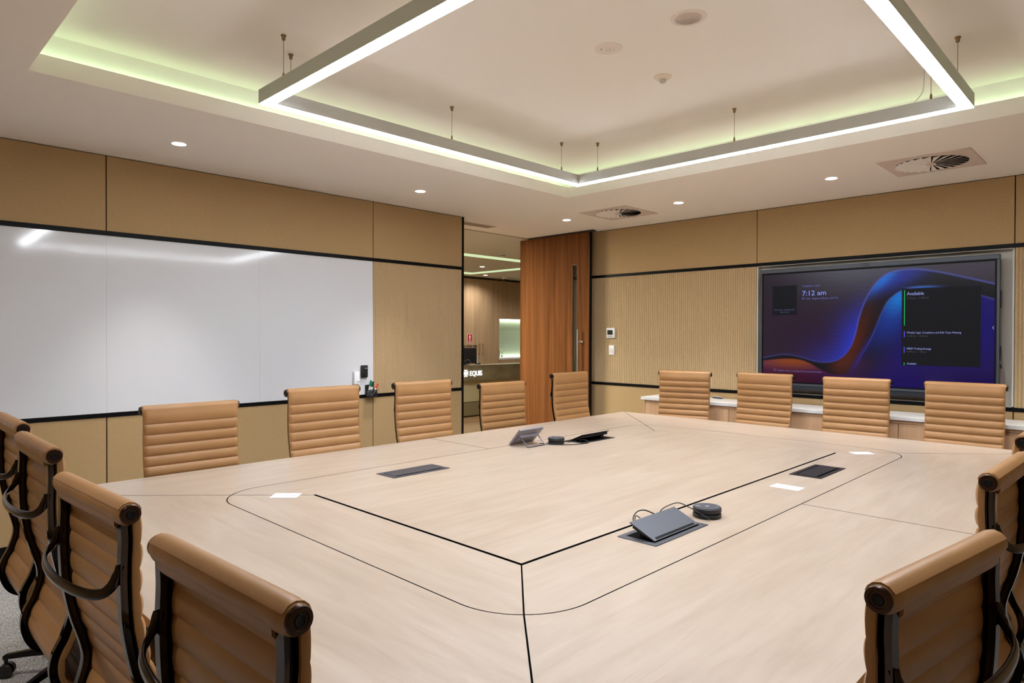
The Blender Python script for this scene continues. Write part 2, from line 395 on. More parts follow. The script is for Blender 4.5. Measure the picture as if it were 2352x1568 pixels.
b = MB(); b.box(3.365, 3.419, YL-0.012, YL-0.0025, 1.036, 1.15); b.build('felt_pad', mat('white_felt', (190, 190, 192), 1), t)
b = MB(); b.box(3.392, 3.417, YL-0.0345, YL-0.0338, 1.055, 1.061); b.build('brand_mark', mat('navy_ink', (60, 62, 90), 0.6), t)
rel(t)

# pen holder of perforated steel and its four markers
ph = thing('pen_holder', 'black perforated pen holder fixed at the lower corner of the whiteboard', 'pen holder', (3.552, YL, 0.908))
hx0, hx1, hy0, hy1, hz0, hz1 = 3.492, 3.590, YL-0.072, YL-0.014, 0.908, 0.978
b = MB(); b.box(hx0, hx1, hy1, hy1+0.003, hz0, 1.022); b.build('back_plate', PLASTB, ph)
bm = MB()
def perforated(bm, u0, u1, mk, holes):
    cols, rows, r = holes; n = 8
    du, dz = (u1-u0)/cols, (hz1-hz0)/rows
    for i in range(cols):
        for j in range(rows):
            a, c = u0+i*du, hz0+j*dz; hole = 0 < j and (i+j) % 2 == 0
            cor = [(a, c), (a+du/2, c), (a+du, c), (a+du, c+dz/2), (a+du, c+dz), (a+du/2, c+dz), (a, c+dz), (a, c+dz/2)]
            if not hole: bm.quad([mk(*p) for p in (cor[0], cor[2], cor[4], cor[6])]); continue
            cu, cz = a+du/2, c+dz/2
            inn = [(cu+r*math.cos(math.pi*(1.25+k/4)), cz+r*math.sin(math.pi*(1.25+k/4))) for k in range(8)]
            for k in range(8):
                q = (k+1) % 8; bm.quad([mk(*p) for p in (cor[k], cor[q], inn[q], inn[k])])
perforated(bm, hx0, hx1, lambda u, z: (u, hy0, z), (9, 6, 0.0042))
perforated(bm, hy0, hy1, lambda u, z: (hx0, u, z), (5, 6, 0.0042)); perforated(bm, hy0, hy1, lambda u, z: (hx1, u, z), (5, 6, 0.0042))
bm.box(hx0, hx1, hy0, hy1, hz0-0.002, hz0)
bm.build('cup', PLASTB, ph); rel(ph)
for i, (capc, lab, bx, tx, dy, tz, by) in enumerate((
    ((16, 110, 72), 'green capped marker nearest the whiteboard, leaning in the black pen holder', 3.512, 3.540, -0.01, 1.066, -0.03),
    ((30, 34, 44), 'dark capped marker in the middle of the pen holder', 3.528, 3.555, -0.012, 1.054, -0.045),
    ((20, 124, 92), 'green capped marker behind the dark one in the pen holder', 3.543, 3.566, 0.008, 1.052, -0.022),
    ((206, 58, 44), 'red capped marker leaning farthest out of the pen holder', 3.550, 3.610, -0.016, 1.030, -0.04))):
    A = Vector((bx, YL+by, 0.913)); Bp = Vector((tx, YL+by+dy, tz)); d = (Bp-A).normalized()
    t = thing('marker', lab, 'marker', A, group='markers in the pen holder')
    L = (Bp-A).length
    b = MB(); b.tube([A, A+d*(L*0.66)], 0.0085, 12); b.build('barrel', PLAST, t, True)
    b = MB(); b.tube([A+d*(L*0.64), A+d*(L*0.95), Bp], [0.0093, 0.0088, 0.007], 12); b.build('cap', mat('marker_cap_%d' % i, capc, 0.4), t, True)
    rel(t)

# ------------------------------------------------------------------ wall controls
t = thing('thermostat', 'square white thermostat with a dark display on the ribbed wall', 'thermostat', (XR, 4.718, 1.468))
rbox('housing', PLAST, XR-0.022, XR+0.004, 4.658, 4.778, 1.468, 1.588, 0.006, t, axis=0)
b = MB(); b.box(XR-0.0235, XR-0.021, 4.684, 4.760, 1.507, 1.563); b.build('display', mat('lcd', (26, 32, 26), 0.2), t)
b = MB(); b.box(XR-0.0235, XR-0.021, 4.688, 4.760, 1.486, 1.492); b.build('button_slot', mat('slot_grey', (90, 92, 98), 0.5), t)
rel(t)
t = thing('switch_plate', 'tall white lighting control plate on the ribbed wall below the thermostat', 'switch', (XR, 4.709, 1.264))
rbox('plate', PLAST, XR-0.012, XR+0.004, 4.671, 4.747, 1.264, 1.380, 0.004, t, axis=0)
for i, (yy, zz) in enumerate(((4.722, 1.335), (4.697, 1.330), (4.697, 1.317), (4.724, 1.301), (4.698, 1.301))):
    b = MB(); b.box(XR-0.0135, XR-0.0115, yy-0.006, yy+0.006, zz-0.003, zz+0.003); b.build('button', mat('slot_grey', (90, 92, 98), 0.5), t)
rel(t)

# ------------------------------------------------------------------ wall display
TVX = 6.45
tv = thing('wall_display', 'large interactive wall display showing a meeting room screen', 'screen', (XR, 1.88, 0.98))
ty0, ty1, tz0, tz1 = 0.907, 2.851, 0.978, 2.152
FR = mat('display_frame', (76, 80, 88), 0.45, metal=0.4)
b = MB(); b.box(TVX+0.012, ND+0.003, ty0+0.03, ty1-0.03, tz0+0.03, tz1-0.03); b.build('back_housing', PLASTB, tv)
bz0, bz1, by0, by1 = 1.040, 2.112, 0.929, 2.833
b = MB(); b.box(TVX-0.004, TVX+0.03, ty0, ty1, bz1, tz1, 0.004); b.box(TVX-0.004, TVX+0.03, ty0, by0, tz0+0.04, bz1, 0.003); b.box(TVX-0.004, TVX+0.03, by1, ty1, tz0+0.04, bz1, 0.003); b.box(TVX-0.004, TVX+0.03, ty0, ty1, 1.019, bz0, 0.003)
b.build('frame', FR, tv)
b = MB(); b.box(TVX+0.002, TVX+0.03, ty0, ty1, tz0, 1.019, 0.003); b.build('speaker_bar', mat('speaker_cloth', (36, 38, 46), 0.8), tv)
b = MB(); b.box(TVX-0.001, TVX+0.02, by0, by1, bz0, bz1); b.build('bezel', BLACK, tv)
rbox('camera_window', mat('frame_dark', (60, 63, 70), 0.3), TVX-0.0052, TVX-0.003, 1.852, 1.916, 2.124, 2.146, 0.0105, tv, axis=0)
for y0, y1 in ((1.06, 1.60), (2.16, 2.66)):
    b = MB(); b.box(TVX-0.0048, TVX-0.003, y0, y1, 2.131, 2.134); b.build('microphone_slot', mat('frame_dark', (60, 63, 70), 0.3), tv)
for z0, z1 in ((1.72, 1.86), (1.30, 1.42)):
    b = MB(); b.box(TVX+0.004, TVX+0.03, ty0-0.006, ty0, z0, z1, 0.002); b.build('side_button', PLASTB, tv)

# the picture on the panel, computed vertex by vertex (u to the right as seen, v up)
lit_l, lit_r, lz0, lz1 = 2.818, 0.941, 1.053, 2.097
Z = 3.7215
def cal_uv(px, py):       # a point of the picture as measured on the display -> u, v
    import numpy as _n
    uu, vv = (1720+px/Z-1176)/1518.03, (784-(560+py/Z))/1518.03
    d = _f + _r2*uu + _u2*vv; k = TVX/d.x
    return ((lit_l-d.y*k)/(lit_l-lit_r), (H+d.z*k-lz0)/(lz1-lz0))
UP = [cal_uv(*q) for q in ((100, 985), (140, 970), (300, 943), (440, 965), (570, 1003), (700, 1008), (800, 965), (870, 880), (910, 770), (940, 640), (980, 520), (1040, 400), (1120, 300), (1220, 240), (1400, 215), (1600, 235), (1850, 285), (2130, 345))]
LO = [cal_uv(*q) for q in ((100, 1003), (140, 995), (300, 980), (430, 988), (520, 1020), (600, 1065), (690, 1105), (760, 1117), (850, 1100), (920, 1040), (980, 930), (1040, 820), (1090, 700), (1130, 600), (1180, 500), (1240, 440), (1305, 400), (1420, 372), (1600, 370), (1800, 392), (1975, 438), (2130, 483))]
NU, NV = 300, 168
gu, gv = np.meshgrid(np.linspace(0, 1, NU), np.linspace(0, 1, NV)); AS = (lit_l-lit_r)/(lz1-lz0)
def dense(c):
    P = catmull([(a*AS, b_, 0) for a, b_ in c], 8); return np.array([(p.x, p.y) for p in P])
def sdist(c):
    """distance to curve c (height units), positive above/left of the curve's running direction; also the position along it"""
    D = dense(c); X = np.stack([gu*AS, gv], -1).reshape(-1, 2); best = np.full(len(X), 9.0); sg = np.ones(len(X)); along = np.zeros(len(X))
    for i in range(len(D)-1):
        a, e = D[i], D[i+1]-D[i]; l2 = max(1e-12, e@e)
        tt = np.clip(((X-a)@e)/l2, 0, 1); q = X-a-tt[:, None]*e; d = np.hypot(*q.T)
        cr = e[0]*(X[:, 1]-a[1])-e[1]*(X[:, 0]-a[0]); m_ = d < best
        best = np.where(m_, d, best); sg = np.where(m_, np.where(cr > 0, 1, -1), sg); along = np.where(m_, (i+tt)/(len(D)-1), along)
    return (best*sg).reshape(gu.shape), along.reshape(gu.shape)
dU, aU = sdist(UP); dL, aL = sdist(LO)
def L3(c): return np.array(lin(c)[:3])
def blob(px, py, ru, rv, ang=0.0):
    cu, cv = cal_uv(px, py); du, dv = (gu-cu)*AS, gv-cv; c_, s_ = math.cos(ang), math.sin(ang)
    return np.exp(-(((du*c_+dv*s_)/ru)**2+((-du*s_+dv*c_)/rv)**2))[..., None]
def mixc(base, c, k): return base*(1-k)+L3(c)*k
def sm(x, a, c_): t_ = np.clip((x-a)/(c_-a), 0, 1); return (t_*t_*(3-2*t_))
bg = np.ones(gu.shape+(3,))*L3((48, 36, 50))
bg = mixc(bg, (84, 82, 96), 0.9*blob(1000, 160, 0.55, 0.22)); bg = mixc(bg, (50, 22, 52), 0.7*blob(520, 800, 0.6, 0.25))
bg = mixc(bg, (70, 62, 78), 0.7*blob(1950, 170, 0.4, 0.2))
k = np.exp(-np.clip(dU, 0, 9)/0.12)*blob(868, 830, 0.30, 0.24, 0.9)[..., 0]
bg = mixc(bg, (44, 64, 226), 0.95*k[..., None])
lo = np.ones(gu.shape+(3,))*L3((22, 12, 116))                         # below the ribbon
lo = mixc(lo, (30, 8, 70), 0.7*blob(1900, 1180, 0.5, 0.2))
lo = mixc(lo, (18, 20, 48), 0.95*blob(1060, 940, 0.34, 0.13, 1.05)); lo = mixc(lo, (20, 56, 160), 0.9*blob(1230, 630, 0.22, 0.12, 1.0)); lo = mixc(lo, (14, 130, 236), 1.0*blob(1285, 460, 0.13, 0.09, 0.9))
lo = mixc(lo, (80, 20, 30), 0.95*blob(330, 1150, 0.55, 0.20)); lo = mixc(lo, (160, 76, 22), 0.95*blob(380, 1000, 0.34, 0.07)); lo = mixc(lo, (52, 14, 40), 0.6*blob(520, 1200, 0.3, 0.12))
rb = np.ones(gu.shape+(3,))*L3((17, 16, 24))                          # the ribbon itself
rb = mixc(rb, (92, 36, 18), 0.95*blob(895, 850, 0.30, 0.075, 1.22)); rb = mixc(rb, (96, 40, 22), 0.7*blob(800, 1015, 0.10, 0.05, 0.5)); rb = mixc(rb, (48, 42, 160), 0.95*blob(985, 945, 0.20, 0.030, 1.08))
rb = mixc(rb, (30, 50, 170), 0.85*blob(1270, 290, 0.24, 0.075, 0.42)); rb = mixc(rb, (16, 118, 236), 1.0*blob(1150, 300, 0.15, 0.045, 0.74))
mU = sm(dU, -0.004, 0.004)[..., None]; mL = sm(-dL, -0.004, 0.004)[..., None]
pic = bg*mU+(rb*(1-mL)+lo*mL)*(1-mU)
e1 = np.exp(-(dU/0.006)**2)*(0.35+0.4*sm(aU, 0.4, 0.5)); e2 = np.exp(-(dL/0.006)**2)*0.35*sm(aL, 0.45, 0.55)
pic = mixc(pic, (92, 100, 200), np.clip(e1+e2, 0, 1)[..., None])
pic = mixc(pic, (60, 130, 220), 0.9*blob(1490, 365, 0.09, 0.006, 0.0))
tex = (1+0.05*np.sin(gv*160+gu*35)*np.sin(gu*23))[..., None]; pic = np.clip(pic*tex, 0, 1)
me = bpy.data.meshes.new('screen_picture')
vv_ = [(TVX-0.0016, lit_l-(lit_l-lit_r)*u_, lz0+(lz1-lz0)*v_) for u_, v_ in zip(gu.ravel(), gv.ravel())]
fc = [(j*NU+i, j*NU+i+1, (j+1)*NU+i+1, (j+1)*NU+i) for j in range(NV-1) for i in range(NU-1)]
me.from_pydata(vv_, [], fc)
ca = me.color_attributes.new('picture', 'FLOAT_COLOR', 'POINT')
ca.data.foreach_set('color', np.concatenate([pic.reshape(-1, 3), np.ones((NU*NV, 1))], 1).astype(np.float32).ravel())
SCR = bpy.data.materials.new('screen_panel'); SCR.use_nodes = True; nt = SCR.node_tree; bs = nt.nodes['Principled BSDF']
bs.inputs['Base Color'].default_value = (0.004, 0.004, 0.005, 1); bs.inputs['Roughness'].default_value = 0.22; bs.inputs['Specular IOR Level'].default_value = 0.25
at = nt.nodes.new('ShaderNodeVertexColor'); at.layer_name = 'picture'
nt.links.new(at.outputs['Color'], bs.inputs['Emission Color']); bs.inputs['Emission Strength'].default_value = 0.62
me.materials.append(SCR)
so = bpy.data.objects.new('screen_picture', me); col.objects.link(so); so.parent = tv
def scr(name, rgb, s=1.0): return mat('screen_'+name, (0, 0, 0), 0.3, spec=0.08, emit=lin(rgb)[:3], estr=s)
def srect(name, m, yl, yr, z0, z1, d):
    b = MB(); b.quad([(TVX-d, yl, z0), (TVX-d, yr, z0), (TVX-d, yr, z1), (TVX-d, yl, z1)]); return b.build(name, m, tv)
srect('schedule_panel', scr('panel', (27, 27, 31)), 1.598, 1.031, 1.246, 1.905, 0.0022)
srect('code_card', scr('panel', (27, 27, 31)), 2.728, 2.492, 1.700, 1.985, 0.0022)
GR, BL_ = scr('green', (24, 160, 82)), scr('violet', (82, 78, 220))
srect('status_bar', GR, 1.580, 1.573, 1.588, 1.893, 0.0026); srect('status_bar', BL_, 1.580, 1.573, 1.487, 1.540, 0.0026)
srect('status_bar', BL_, 1.580, 1.573, 1.352, 1.404, 0.0026); srect('status_bar', GR, 1.580, 1.573, 1.247, 1.268, 0.0026)
RT = (math.pi/2, 0, -math.pi/2)
TW, TD_, TB = scr('text', (150, 160, 226)), scr('text_dim', (74, 74, 82)), scr('text_blue', (130, 150, 246))
for body, m_, s, y, z, wd in (
    ('THURSDAY, 3 JULY', scr('text_soft', (96, 104, 170)), 0.022, 2.443, 1.962, 0.167), ('7:12 am', TB, 0.066, 2.441, 1.880, 0.216),
    ('AUS - Brighton (20 pax, with VC)', scr('text_soft', (96, 104, 170)), 0.024, 2.406, 1.842, 0.286), ('Join your meeting with', scr('text_soft2', (84, 88, 130)), 0.020, 2.708, 1.745, 0.196), ('this room', scr('text_soft2', (84, 88, 130)), 0.020, 2.65, 1.722, 0.082),
    ('Available', TW, 0.040, 1.559, 1.848, 0.127), ('7:12 am - 11:00 am', TD_, 0.024, 1.559, 1.815, 0.165),
    ('Weekly Legal, Compliance and Risk Team Meeting', TW, 0.022, 1.558, 1.520, 0.394), ('11:00 am - 12:00 pm', TD_, 0.020, 1.558, 1.492, 0.16),
    ('MREH Trading Strategy', TW, 0.022, 1.557, 1.383, 0.182), ('12:00 pm - 1:00 pm', TD_, 0.020, 1.557, 1.357, 0.15),
    ('Available', TW, 0.022, 1.556, 1.250+0.004, 0.072), ('Add this room to a meeting with your personal device', scr('text_soft', (96, 104, 170)), 0.022, 2.673, 1.152, 0.413)):
    text('screen_text', body, m_, s, tv, (TVX-0.003, y, z), RT, 0.0002, width=wd)
for (y, z, s_) in ((2.443, 1.846, 0.018), (2.712, 1.155, 0.018)):
    b = MB()
    for a_, c_ in (((0, 0), (1.3, 0.12)), ((0, 0.9), (1.3, 1)), ((0, 0), (0.12, 1)), ((1.18, 0), (1.3, 1)), ((0.3, 0.35), (0.9, 0.5))):
        b.quad([(TVX-0.0028, y-a_[0]*s_, z+a_[1]*s_), (TVX-0.0028, y-c_[0]*s_, z+a_[1]*s_), (TVX-0.0028, y-c_[0]*s_, z+c_[1]*s_), (TVX-0.0028, y-a_[0]*s_, z+c_[1]*s_)])
    b.build('screen_icon', scr('text_soft', (96, 104, 170)), tv)
b = MB(); y, z = 0.953, 1.565
for s_ in (1, -1): b.quad([(TVX-0.0028, y, z), (TVX-0.0028, y-0.009, z+0.011*s_), (TVX-0.0028, y-0.009, z+0.014*s_), (TVX-0.0028, y+0.003, z)])
b.build('screen_arrow', scr('text_arrow', (210, 210, 220)), tv)
rel(tv)
t = thing('stylus', 'thin grey stylus clipped to the side of the wall display', 'stylus', (TVX+0.018, ty0-0.012, 1.075))
b = MB(); b.tube([(TVX+0.015, ty0-0.010, 1.245), (TVX+0.018, ty0-0.016, 1.21), (TVX+0.02, ty0-0.024, 1.09), (TVX+0.021, ty0-0.025, 1.07)], [0.005, 0.007, 0.007, 0.003], 10); b.build('barrel', mat('stylus_grey', (120, 108, 104), 0.4), t, True)
b = MB(); b.tube([(TVX+0.012, ty0-0.003, 1.275), (TVX+0.015, ty0-0.010, 1.24)], 0.0055, 10); b.build('clip', PLASTB, t, True)
rel(t)

# ------------------------------------------------------------------ credenza under the display
CF = 6.098
units = [(3.985, 3.005), (3.005, 2.02), (2.02, 1.04), (1.04, 0.06), (0.06, -0.92)]
cl = ['pale oak credenza cupboard at the end nearest the timber door', 'pale oak credenza cupboard behind the gap between the first two chairs from the door', 'pale oak credenza cupboard below the middle of the wall display', 'pale oak credenza cupboard below the schedule side of the wall display', 'pale oak credenza cupboard farthest from the timber door']
for i, (y1, y0) in enumerate(units):
    t = thing('credenza_cabinet', cl[i], 'cabinet', ((CF+XR)/2, (y0+y1)/2, 0), group='oak cupboards under the white worktop')
    b = MB(); b.box(CF+0.02, XR-0.012, y0+0.001, y1-0.001, 0.08, 0.804); b.box(CF+0.06, XR-0.012, y0+0.01, y1-0.01, 0, 0.08); b.build('carcass', CREDW, t)
    if i == 0:
        b = MB(); b.box(CF, CF+0.02, y1-0.019, y1-0.001, 0.08, 0.804); b.build('end_panel', CREDW, t)
    a1 = y1-(0.022 if i == 0 else 0.0); ym = (y0+a1)/2
    for q0, q1 in ((ym, a1), (y0, ym)):
        b = MB(); b.box(CF, CF+0.019, q0+0.002, q1-0.002, 0.085, 0.778, 0.001); b.build('door', CREDW, t)
    b = MB(); b.box(CF+0.006, CF+0.02, y0+0.001, a1, 0.782, 0.804); b.build('finger_rail', CREDW, t)
    rel(t)
b = MB(); b.box(CF-0.012, XR-0.010, -0.94, 4.012, 0.8055, 0.838, 0.003, 2)
tag(b.build('worktop', STONE), 'long white stone worktop on the oak credenza under the display', 'worktop')
t = thing('ballpoint_pen', 'dark pen with a pale clip lying on the white worktop', 'pen', (6.46, 3.31, 0.838))
b = MB(); b.tube([(6.478, 3.375, 0.8462), (6.470, 3.36, 0.847), (6.445, 3.27, 0.847), (6.44, 3.245, 0.8455)], [0.004, 0.008, 0.008, 0.005], 12); b.build('barrel', mat('navy_plastic', (30, 34, 56), 0.35), t, True)
b = MB(); b.tube([(6.476, 3.37, 0.8565), (6.455, 3.31, 0.8575), (6.442, 3.25, 0.8535)], 0.0028, 8); b.build('clip', PLAST, t, True)
rel(t)

# ------------------------------------------------------------------ conference table
TC = (3.035, 2.16)
tb = thing('conference_table', 'very large square maple conference table with black joint lines', 'table', (TC[0], TC[1], 0))
OX0, OX1, OY0, OY1 = 0.570, 5.470, 0.462, 3.804
IX0, IX1, IY0, IY1 = 1.563, 4.509, 1.486, 2.836
RX0, RX1, RY0, RY1, RR = 1.216, 4.854, 1.143, 3.177, 0.25
TZ = 0.74
def inset(poly, d):
    n = len(poly); out = []
    ar = sum(poly[i][0]*poly[(i+1) % n][1]-poly[(i+1) % n][0]*poly[i][1] for i in range(n)); s = 1 if ar > 0 else -1
    for i in range(n):
        p, q, r_ = Vector(poly[i-1]), Vector(poly[i]), Vector(poly[(i+1) % n])
        e1, e2 = (q-p).normalized(), (r_-q).normalized(); n1, n2 = Vector((-e1.y, e1.x))*s, Vector((-e2.y, e2.x))*s
        m_ = (n1+n2); m_ = m_/max(0.2, m_.length_squared)*2
        out.append(tuple(q+m_*d))
    return out
def arc(cx, cy, a0, a1, n=10): return [(cx+RR*math.cos(math.radians(a0+(a1-a0)*k/n)), cy+RR*math.sin(math.radians(a0+(a1-a0)*k/n))) for k in range(n+1)]
cc = {'sw': (RX0+RR, RY0+RR), 'se': (RX1-RR, RY0+RR), 'ne': (RX1-RR, RY1-RR), 'nw': (RX0+RR, RY1-RR)}
near = arc(*cc['sw'], 225, 270)+arc(*cc['se'], 270, 315); right = arc(*cc['se'], 315, 360)+arc(*cc['ne'], 0, 45)
far = arc(*cc['ne'], 45, 90)+arc(*cc['nw'], 90, 135); left = arc(*cc['nw'], 135, 180)+arc(*cc['sw'], 180, 225)
XM = 3.023
def split(pl, keep):        # one half of a long rounded side, cut at XM
    out = [p for p in pl if (p[0] < XM if keep == 'lo' else p[0] > XM)]
    y = RY0 if pl[3][1] < 2 else RY1
    cut = (XM, y)
    return (out+[cut] if (pl[0][0] < pl[-1][0]) == (keep == 'lo') else [cut]+out)
pieces = [
    ([(IX0, IY0), (IX1, IY0)]+near[::-1], TABX), ([(IX1, IY0), (IX1, IY1)]+right[::-1], TABY), ([(IX1, IY1), (IX0, IY1)]+far[::-1], TABX), ([(IX0, IY1), (IX0, IY0)]+left[::-1], TABY),
    (split(near, 'lo')+[(XM, OY0), (OX0, OY0)], TABX), (split(near, 'hi')+[(OX1, OY0), (XM, OY0)], TABX), (right+[(OX1, OY1), (OX1, OY0)], TABY),
    (split(far, 'hi')+[(XM, OY1), (OX1, OY1)], TABX), (split(far, 'lo')+[(OX0, OY1), (XM, OY1)], TABX), (left+[(OX0, OY0), (OX0, OY1)], TABY)]
for pl, m_ in pieces:
    b = MB()
    b.prism_joint(inset(pl, 0.0025), TZ-0.027, TZ, lambda c: min(abs(c.x-OX0), abs(c.x-OX1)) < 0.004 or min(abs(c.y-OY0), abs(c.y-OY1)) < 0.004)
    b.build('tabletop_panel', [m_, TABE, GROOVE], tb)
b = MB(); b.prism(inset([(IX0, IY0), (IX1, IY0), (IX1, IY1), (IX0, IY1)], 0.0042), TZ-0.027, TZ+0.0038, 1, 0); b.build('centre_panel', [TABX, GROOVE], tb)
b = MB(); b.box(OX0+0.006, OX1-0.006, OY0+0.006, OY1-0.006, TZ-0.043, TZ-0.0275); b.build('under_frame', GROOVE, tb)
for x in (1.75, 4.32):
    for y in (1.35, 2.97):
        b = MB(); b.box(x-0.26, x+0.26, y-0.05, y+0.05, 0, TZ-0.043, 0.004); b.build('pedestal', mat('dark_laminate', (46, 42, 40), 0.5), tb)
rel(tb)

# power and data boxes let into the table
def cable_box(x0, x1, y0, y1, label, lid, m_):
    t = thing('cable_box', label, 'cable box', ((x0+x1)/2, (y0+y1)/2, TZ), group='power boxes in the tabletop')
    z = TZ+0.0004; b = MB(); ix0, ix1, iy0, iy1 = x0+0.028, x1-0.028, y0+0.022, y1-0.022
    for q in ((x0, x1, y0, iy0), (x0, x1, iy1, y1), (x0, ix0, iy0, iy1), (ix1, x1, iy0, iy1)): b.box(q[0], q[1], q[2], q[3], z, z+0.0026, 0.0006)
    b.build('flange', m_, t)
    b = MB(); b.box(ix0, ix1, iy0, iy1, z+0.0001, z+0.0006); b.build('well', GROOVE, t)
    if lid == 'shut':
        b = MB(); b.box(ix0+0.001, ix1-0.001, iy0+0.012, iy1-0.012, z+0.001, z+0.0046, 0.0008); b.build('lid', m_, t)
        b = MB(); b.box(ix0+0.02, ix1-0.02, iy0+0.0115, iy0+0.013, z+0.0012, z+0.0036); b.build('brush_strip', GROOVE, t)
    else:
        s = 1 if lid == 'far' else -1            # which long side lifts
        hy = (y0+0.028) if s > 0 else (y1-0.028); ln = 0.118; an = math.radians(24)
        lx0, lx1 = ix0+0.006, ix1-0.004; dy, dz = math.cos(an)*s, math.sin(an); ny, nz = -dz*s, abs(dy)
        def P(x, l, n_): return (x, hy+dy*l+ny*n_, z+0.003+dz*l+nz*n_)
        b = MB(); b.rings([[P(x, 0, 0), P(x, ln, 0), P(x, ln, 0.004), P(x, 0, 0.004)] for x in (lx0, lx1)]); lo_ = b.build('lid', m_, t)
        b = MB(); b.rings([[P(x, 0.02, -0.013), P(x, ln-0.012, -0.016), P(x, ln-0.012, -0.001), P(x, 0.02, -0.001)] for x in (lx0+0.012, lx1-0.012)]); b.build('socket_rail', PLASTB, t)
        b = MB()
        for x in (lx0+0.02, lx1-0.03): b.tube([(x, hy+0.07*s, z+0.002), P(x, 0.085, -0.006)], 0.003, 8)
        b.build('lid_stay', PLASTB, t)
        b = MB(); n = 34
        for k in range(n):
            x = lx0+0.02+(lx1-lx0-0.04)*k/n; x2 = x+(lx1-lx0)/n*0.6; b.rings([[P(q_, 0.004, 0.004), P(q_, 0.014, 0.004), P(q_, 0.014, 0.0052), P(q_, 0.004, 0.0052)] for q_ in (x, x2)])
        b.build('brush_strip', BLACK, t)
    rel(t); return t
cable_box(2.039, 2.422, 2.862, 3.026, 'closed grey cable box in the tabletop on the whiteboard side', 'shut', GREYM)
cable_box(3.630, 4.012, 2.866, 3.032, 'open cable box beside the tablet, dark inside with its lid up', 'near', GREYD)
cable_box(3.622, 4.007, 1.269, 1.437, 'closed black cable box near the two white cards', 'shut', GREYD)
cable_box(2.037, 2.420, 1.276, 1.443, 'open grey cable box with raised lid beside the larger speaker puck', 'far', GREYM)

# conference speaker pucks
def puck(x, y, label, ang):
    t = thing('speaker_puck', label, 'microphone', (x, y, TZ), ang, group='speaker pucks on the table')
    b = MB(); b.lathe([(0.0, 0.0005), (0.054, 0.0005), (0.0575, 0.004), (0.0575, 0.015), (0.055, 0.0175), (0.050, 0.018), (0.050, 0.0215), (0, 0.0215)], seg=40); b.build('base', PLASTB, t, True)
    b = MB(); b.lathe([(0.0, 0.0215), (0.054, 0.0215), (0.0578, 0.025), (0.0578, 0.039), (0.055, 0.0418), (0.0, 0.0425)], seg=40); b.build('speaker_ring', mat('puck_ring', (40, 41, 45), 0.5), t, True)
    b = MB(); b.lathe([(0.0, 0.0424), (0.0535, 0.0420), (0.0535, 0.0432), (0.0, 0.0436)], seg=40); b.build('touch_top', mat('puck_top', (62, 63, 72), 0.5), t, True)
    PM = mat('puck_mark', (190, 192, 200), 0.5)
    b = MB(); b.box(-0.008, 0.008, -0.004, 0.004, 0.0436, 0.0441); b.build('call_mark', PM, t)
    b = MB(); b.box(-0.045, -0.027, 0.008, 0.013, 0.0432, 0.0438); b.box(0.036, 0.041, -0.012, -0.008, 0.0432, 0.0438); b.build('key_mark', PM, t)
    return t
puck(2.533, 1.342, 'black speaker puck beside the open grey cable box', -0.75)
puck(3.508, 3.004, 'black speaker puck beside the tablet', -0.75)
t = thing('cable', 'thin black cable from the speaker puck into the open grey cable box', 'cable', (2.45, 1.36, TZ), group='black cables on the table')
b = MB(); b.tube(catmull([(2.30, 1.435, TZ+0.03), (2.34, 1.43, TZ+0.055), (2.42, 1.415, TZ+0.064), (2.468, 1.39, TZ+0.042), (2.470, 1.325, TZ+0.02), (2.474, 1.295, TZ+0.005)], 8), 0.0021, 8); b.build('cord', PLASTB, t, True); rel(t)
t = thing('cable', 'looped black cable rising behind the raised lid of the grey cable box', 'cable', (2.12, 1.42, TZ), group='black cables on the table')
b = MB(); b.tube(catmull([(2.10, 1.40, TZ+0.03), (2.11, 1.422, TZ+0.058), (2.15, 1.432, TZ+0.074), (2.20, 1.43, TZ+0.072), (2.25, 1.415, TZ+0.05)], 8), 0.0024, 8); b.tube(catmull([(2.105, 1.41, TZ+0.035), (2.13, 1.425, TZ+0.064), (2.155, 1.42, TZ+0.052)], 8), 0.0018, 8); b.build('cord', PLASTB, t, True); rel(t)
t = thing('cable', 'black cable from under the tablet curling into the open far cable box', 'cable', (3.6, 2.95, TZ), group='black cables on the table')
b = MB(); b.tube(catmull([(3.415, 3.075, TZ+0.0035), (3.425, 3.045, TZ+0.0035), (3.437, 2.985, TZ+0.0035), (3.49, 2.915, TZ+0.0035), (3.56, 2.872, TZ+0.0035), (3.65, 2.846, TZ+0.0035), (3.675, 2.85, TZ+0.012), (3.675, 2.885, TZ+0.02), (3.67, 2.93, TZ+0.012)], 8), 0.0028, 8); b.build('cord', PLASTB, t, True); rel(t)
t = thing('cable', 'short black cable from the far speaker puck into the far cable box', 'cable', (3.58, 2.98, TZ), group='black cables on the table')
b = MB(); b.tube(catmull([(3.56, 2.985, TZ+0.012), (3.60, 2.965, TZ+0.004), (3.64, 2.96, TZ+0.006), (3.67, 2.955, TZ+0.008)], 8), 0.0024, 8); b.build('cord', PLASTB, t, True); rel(t)

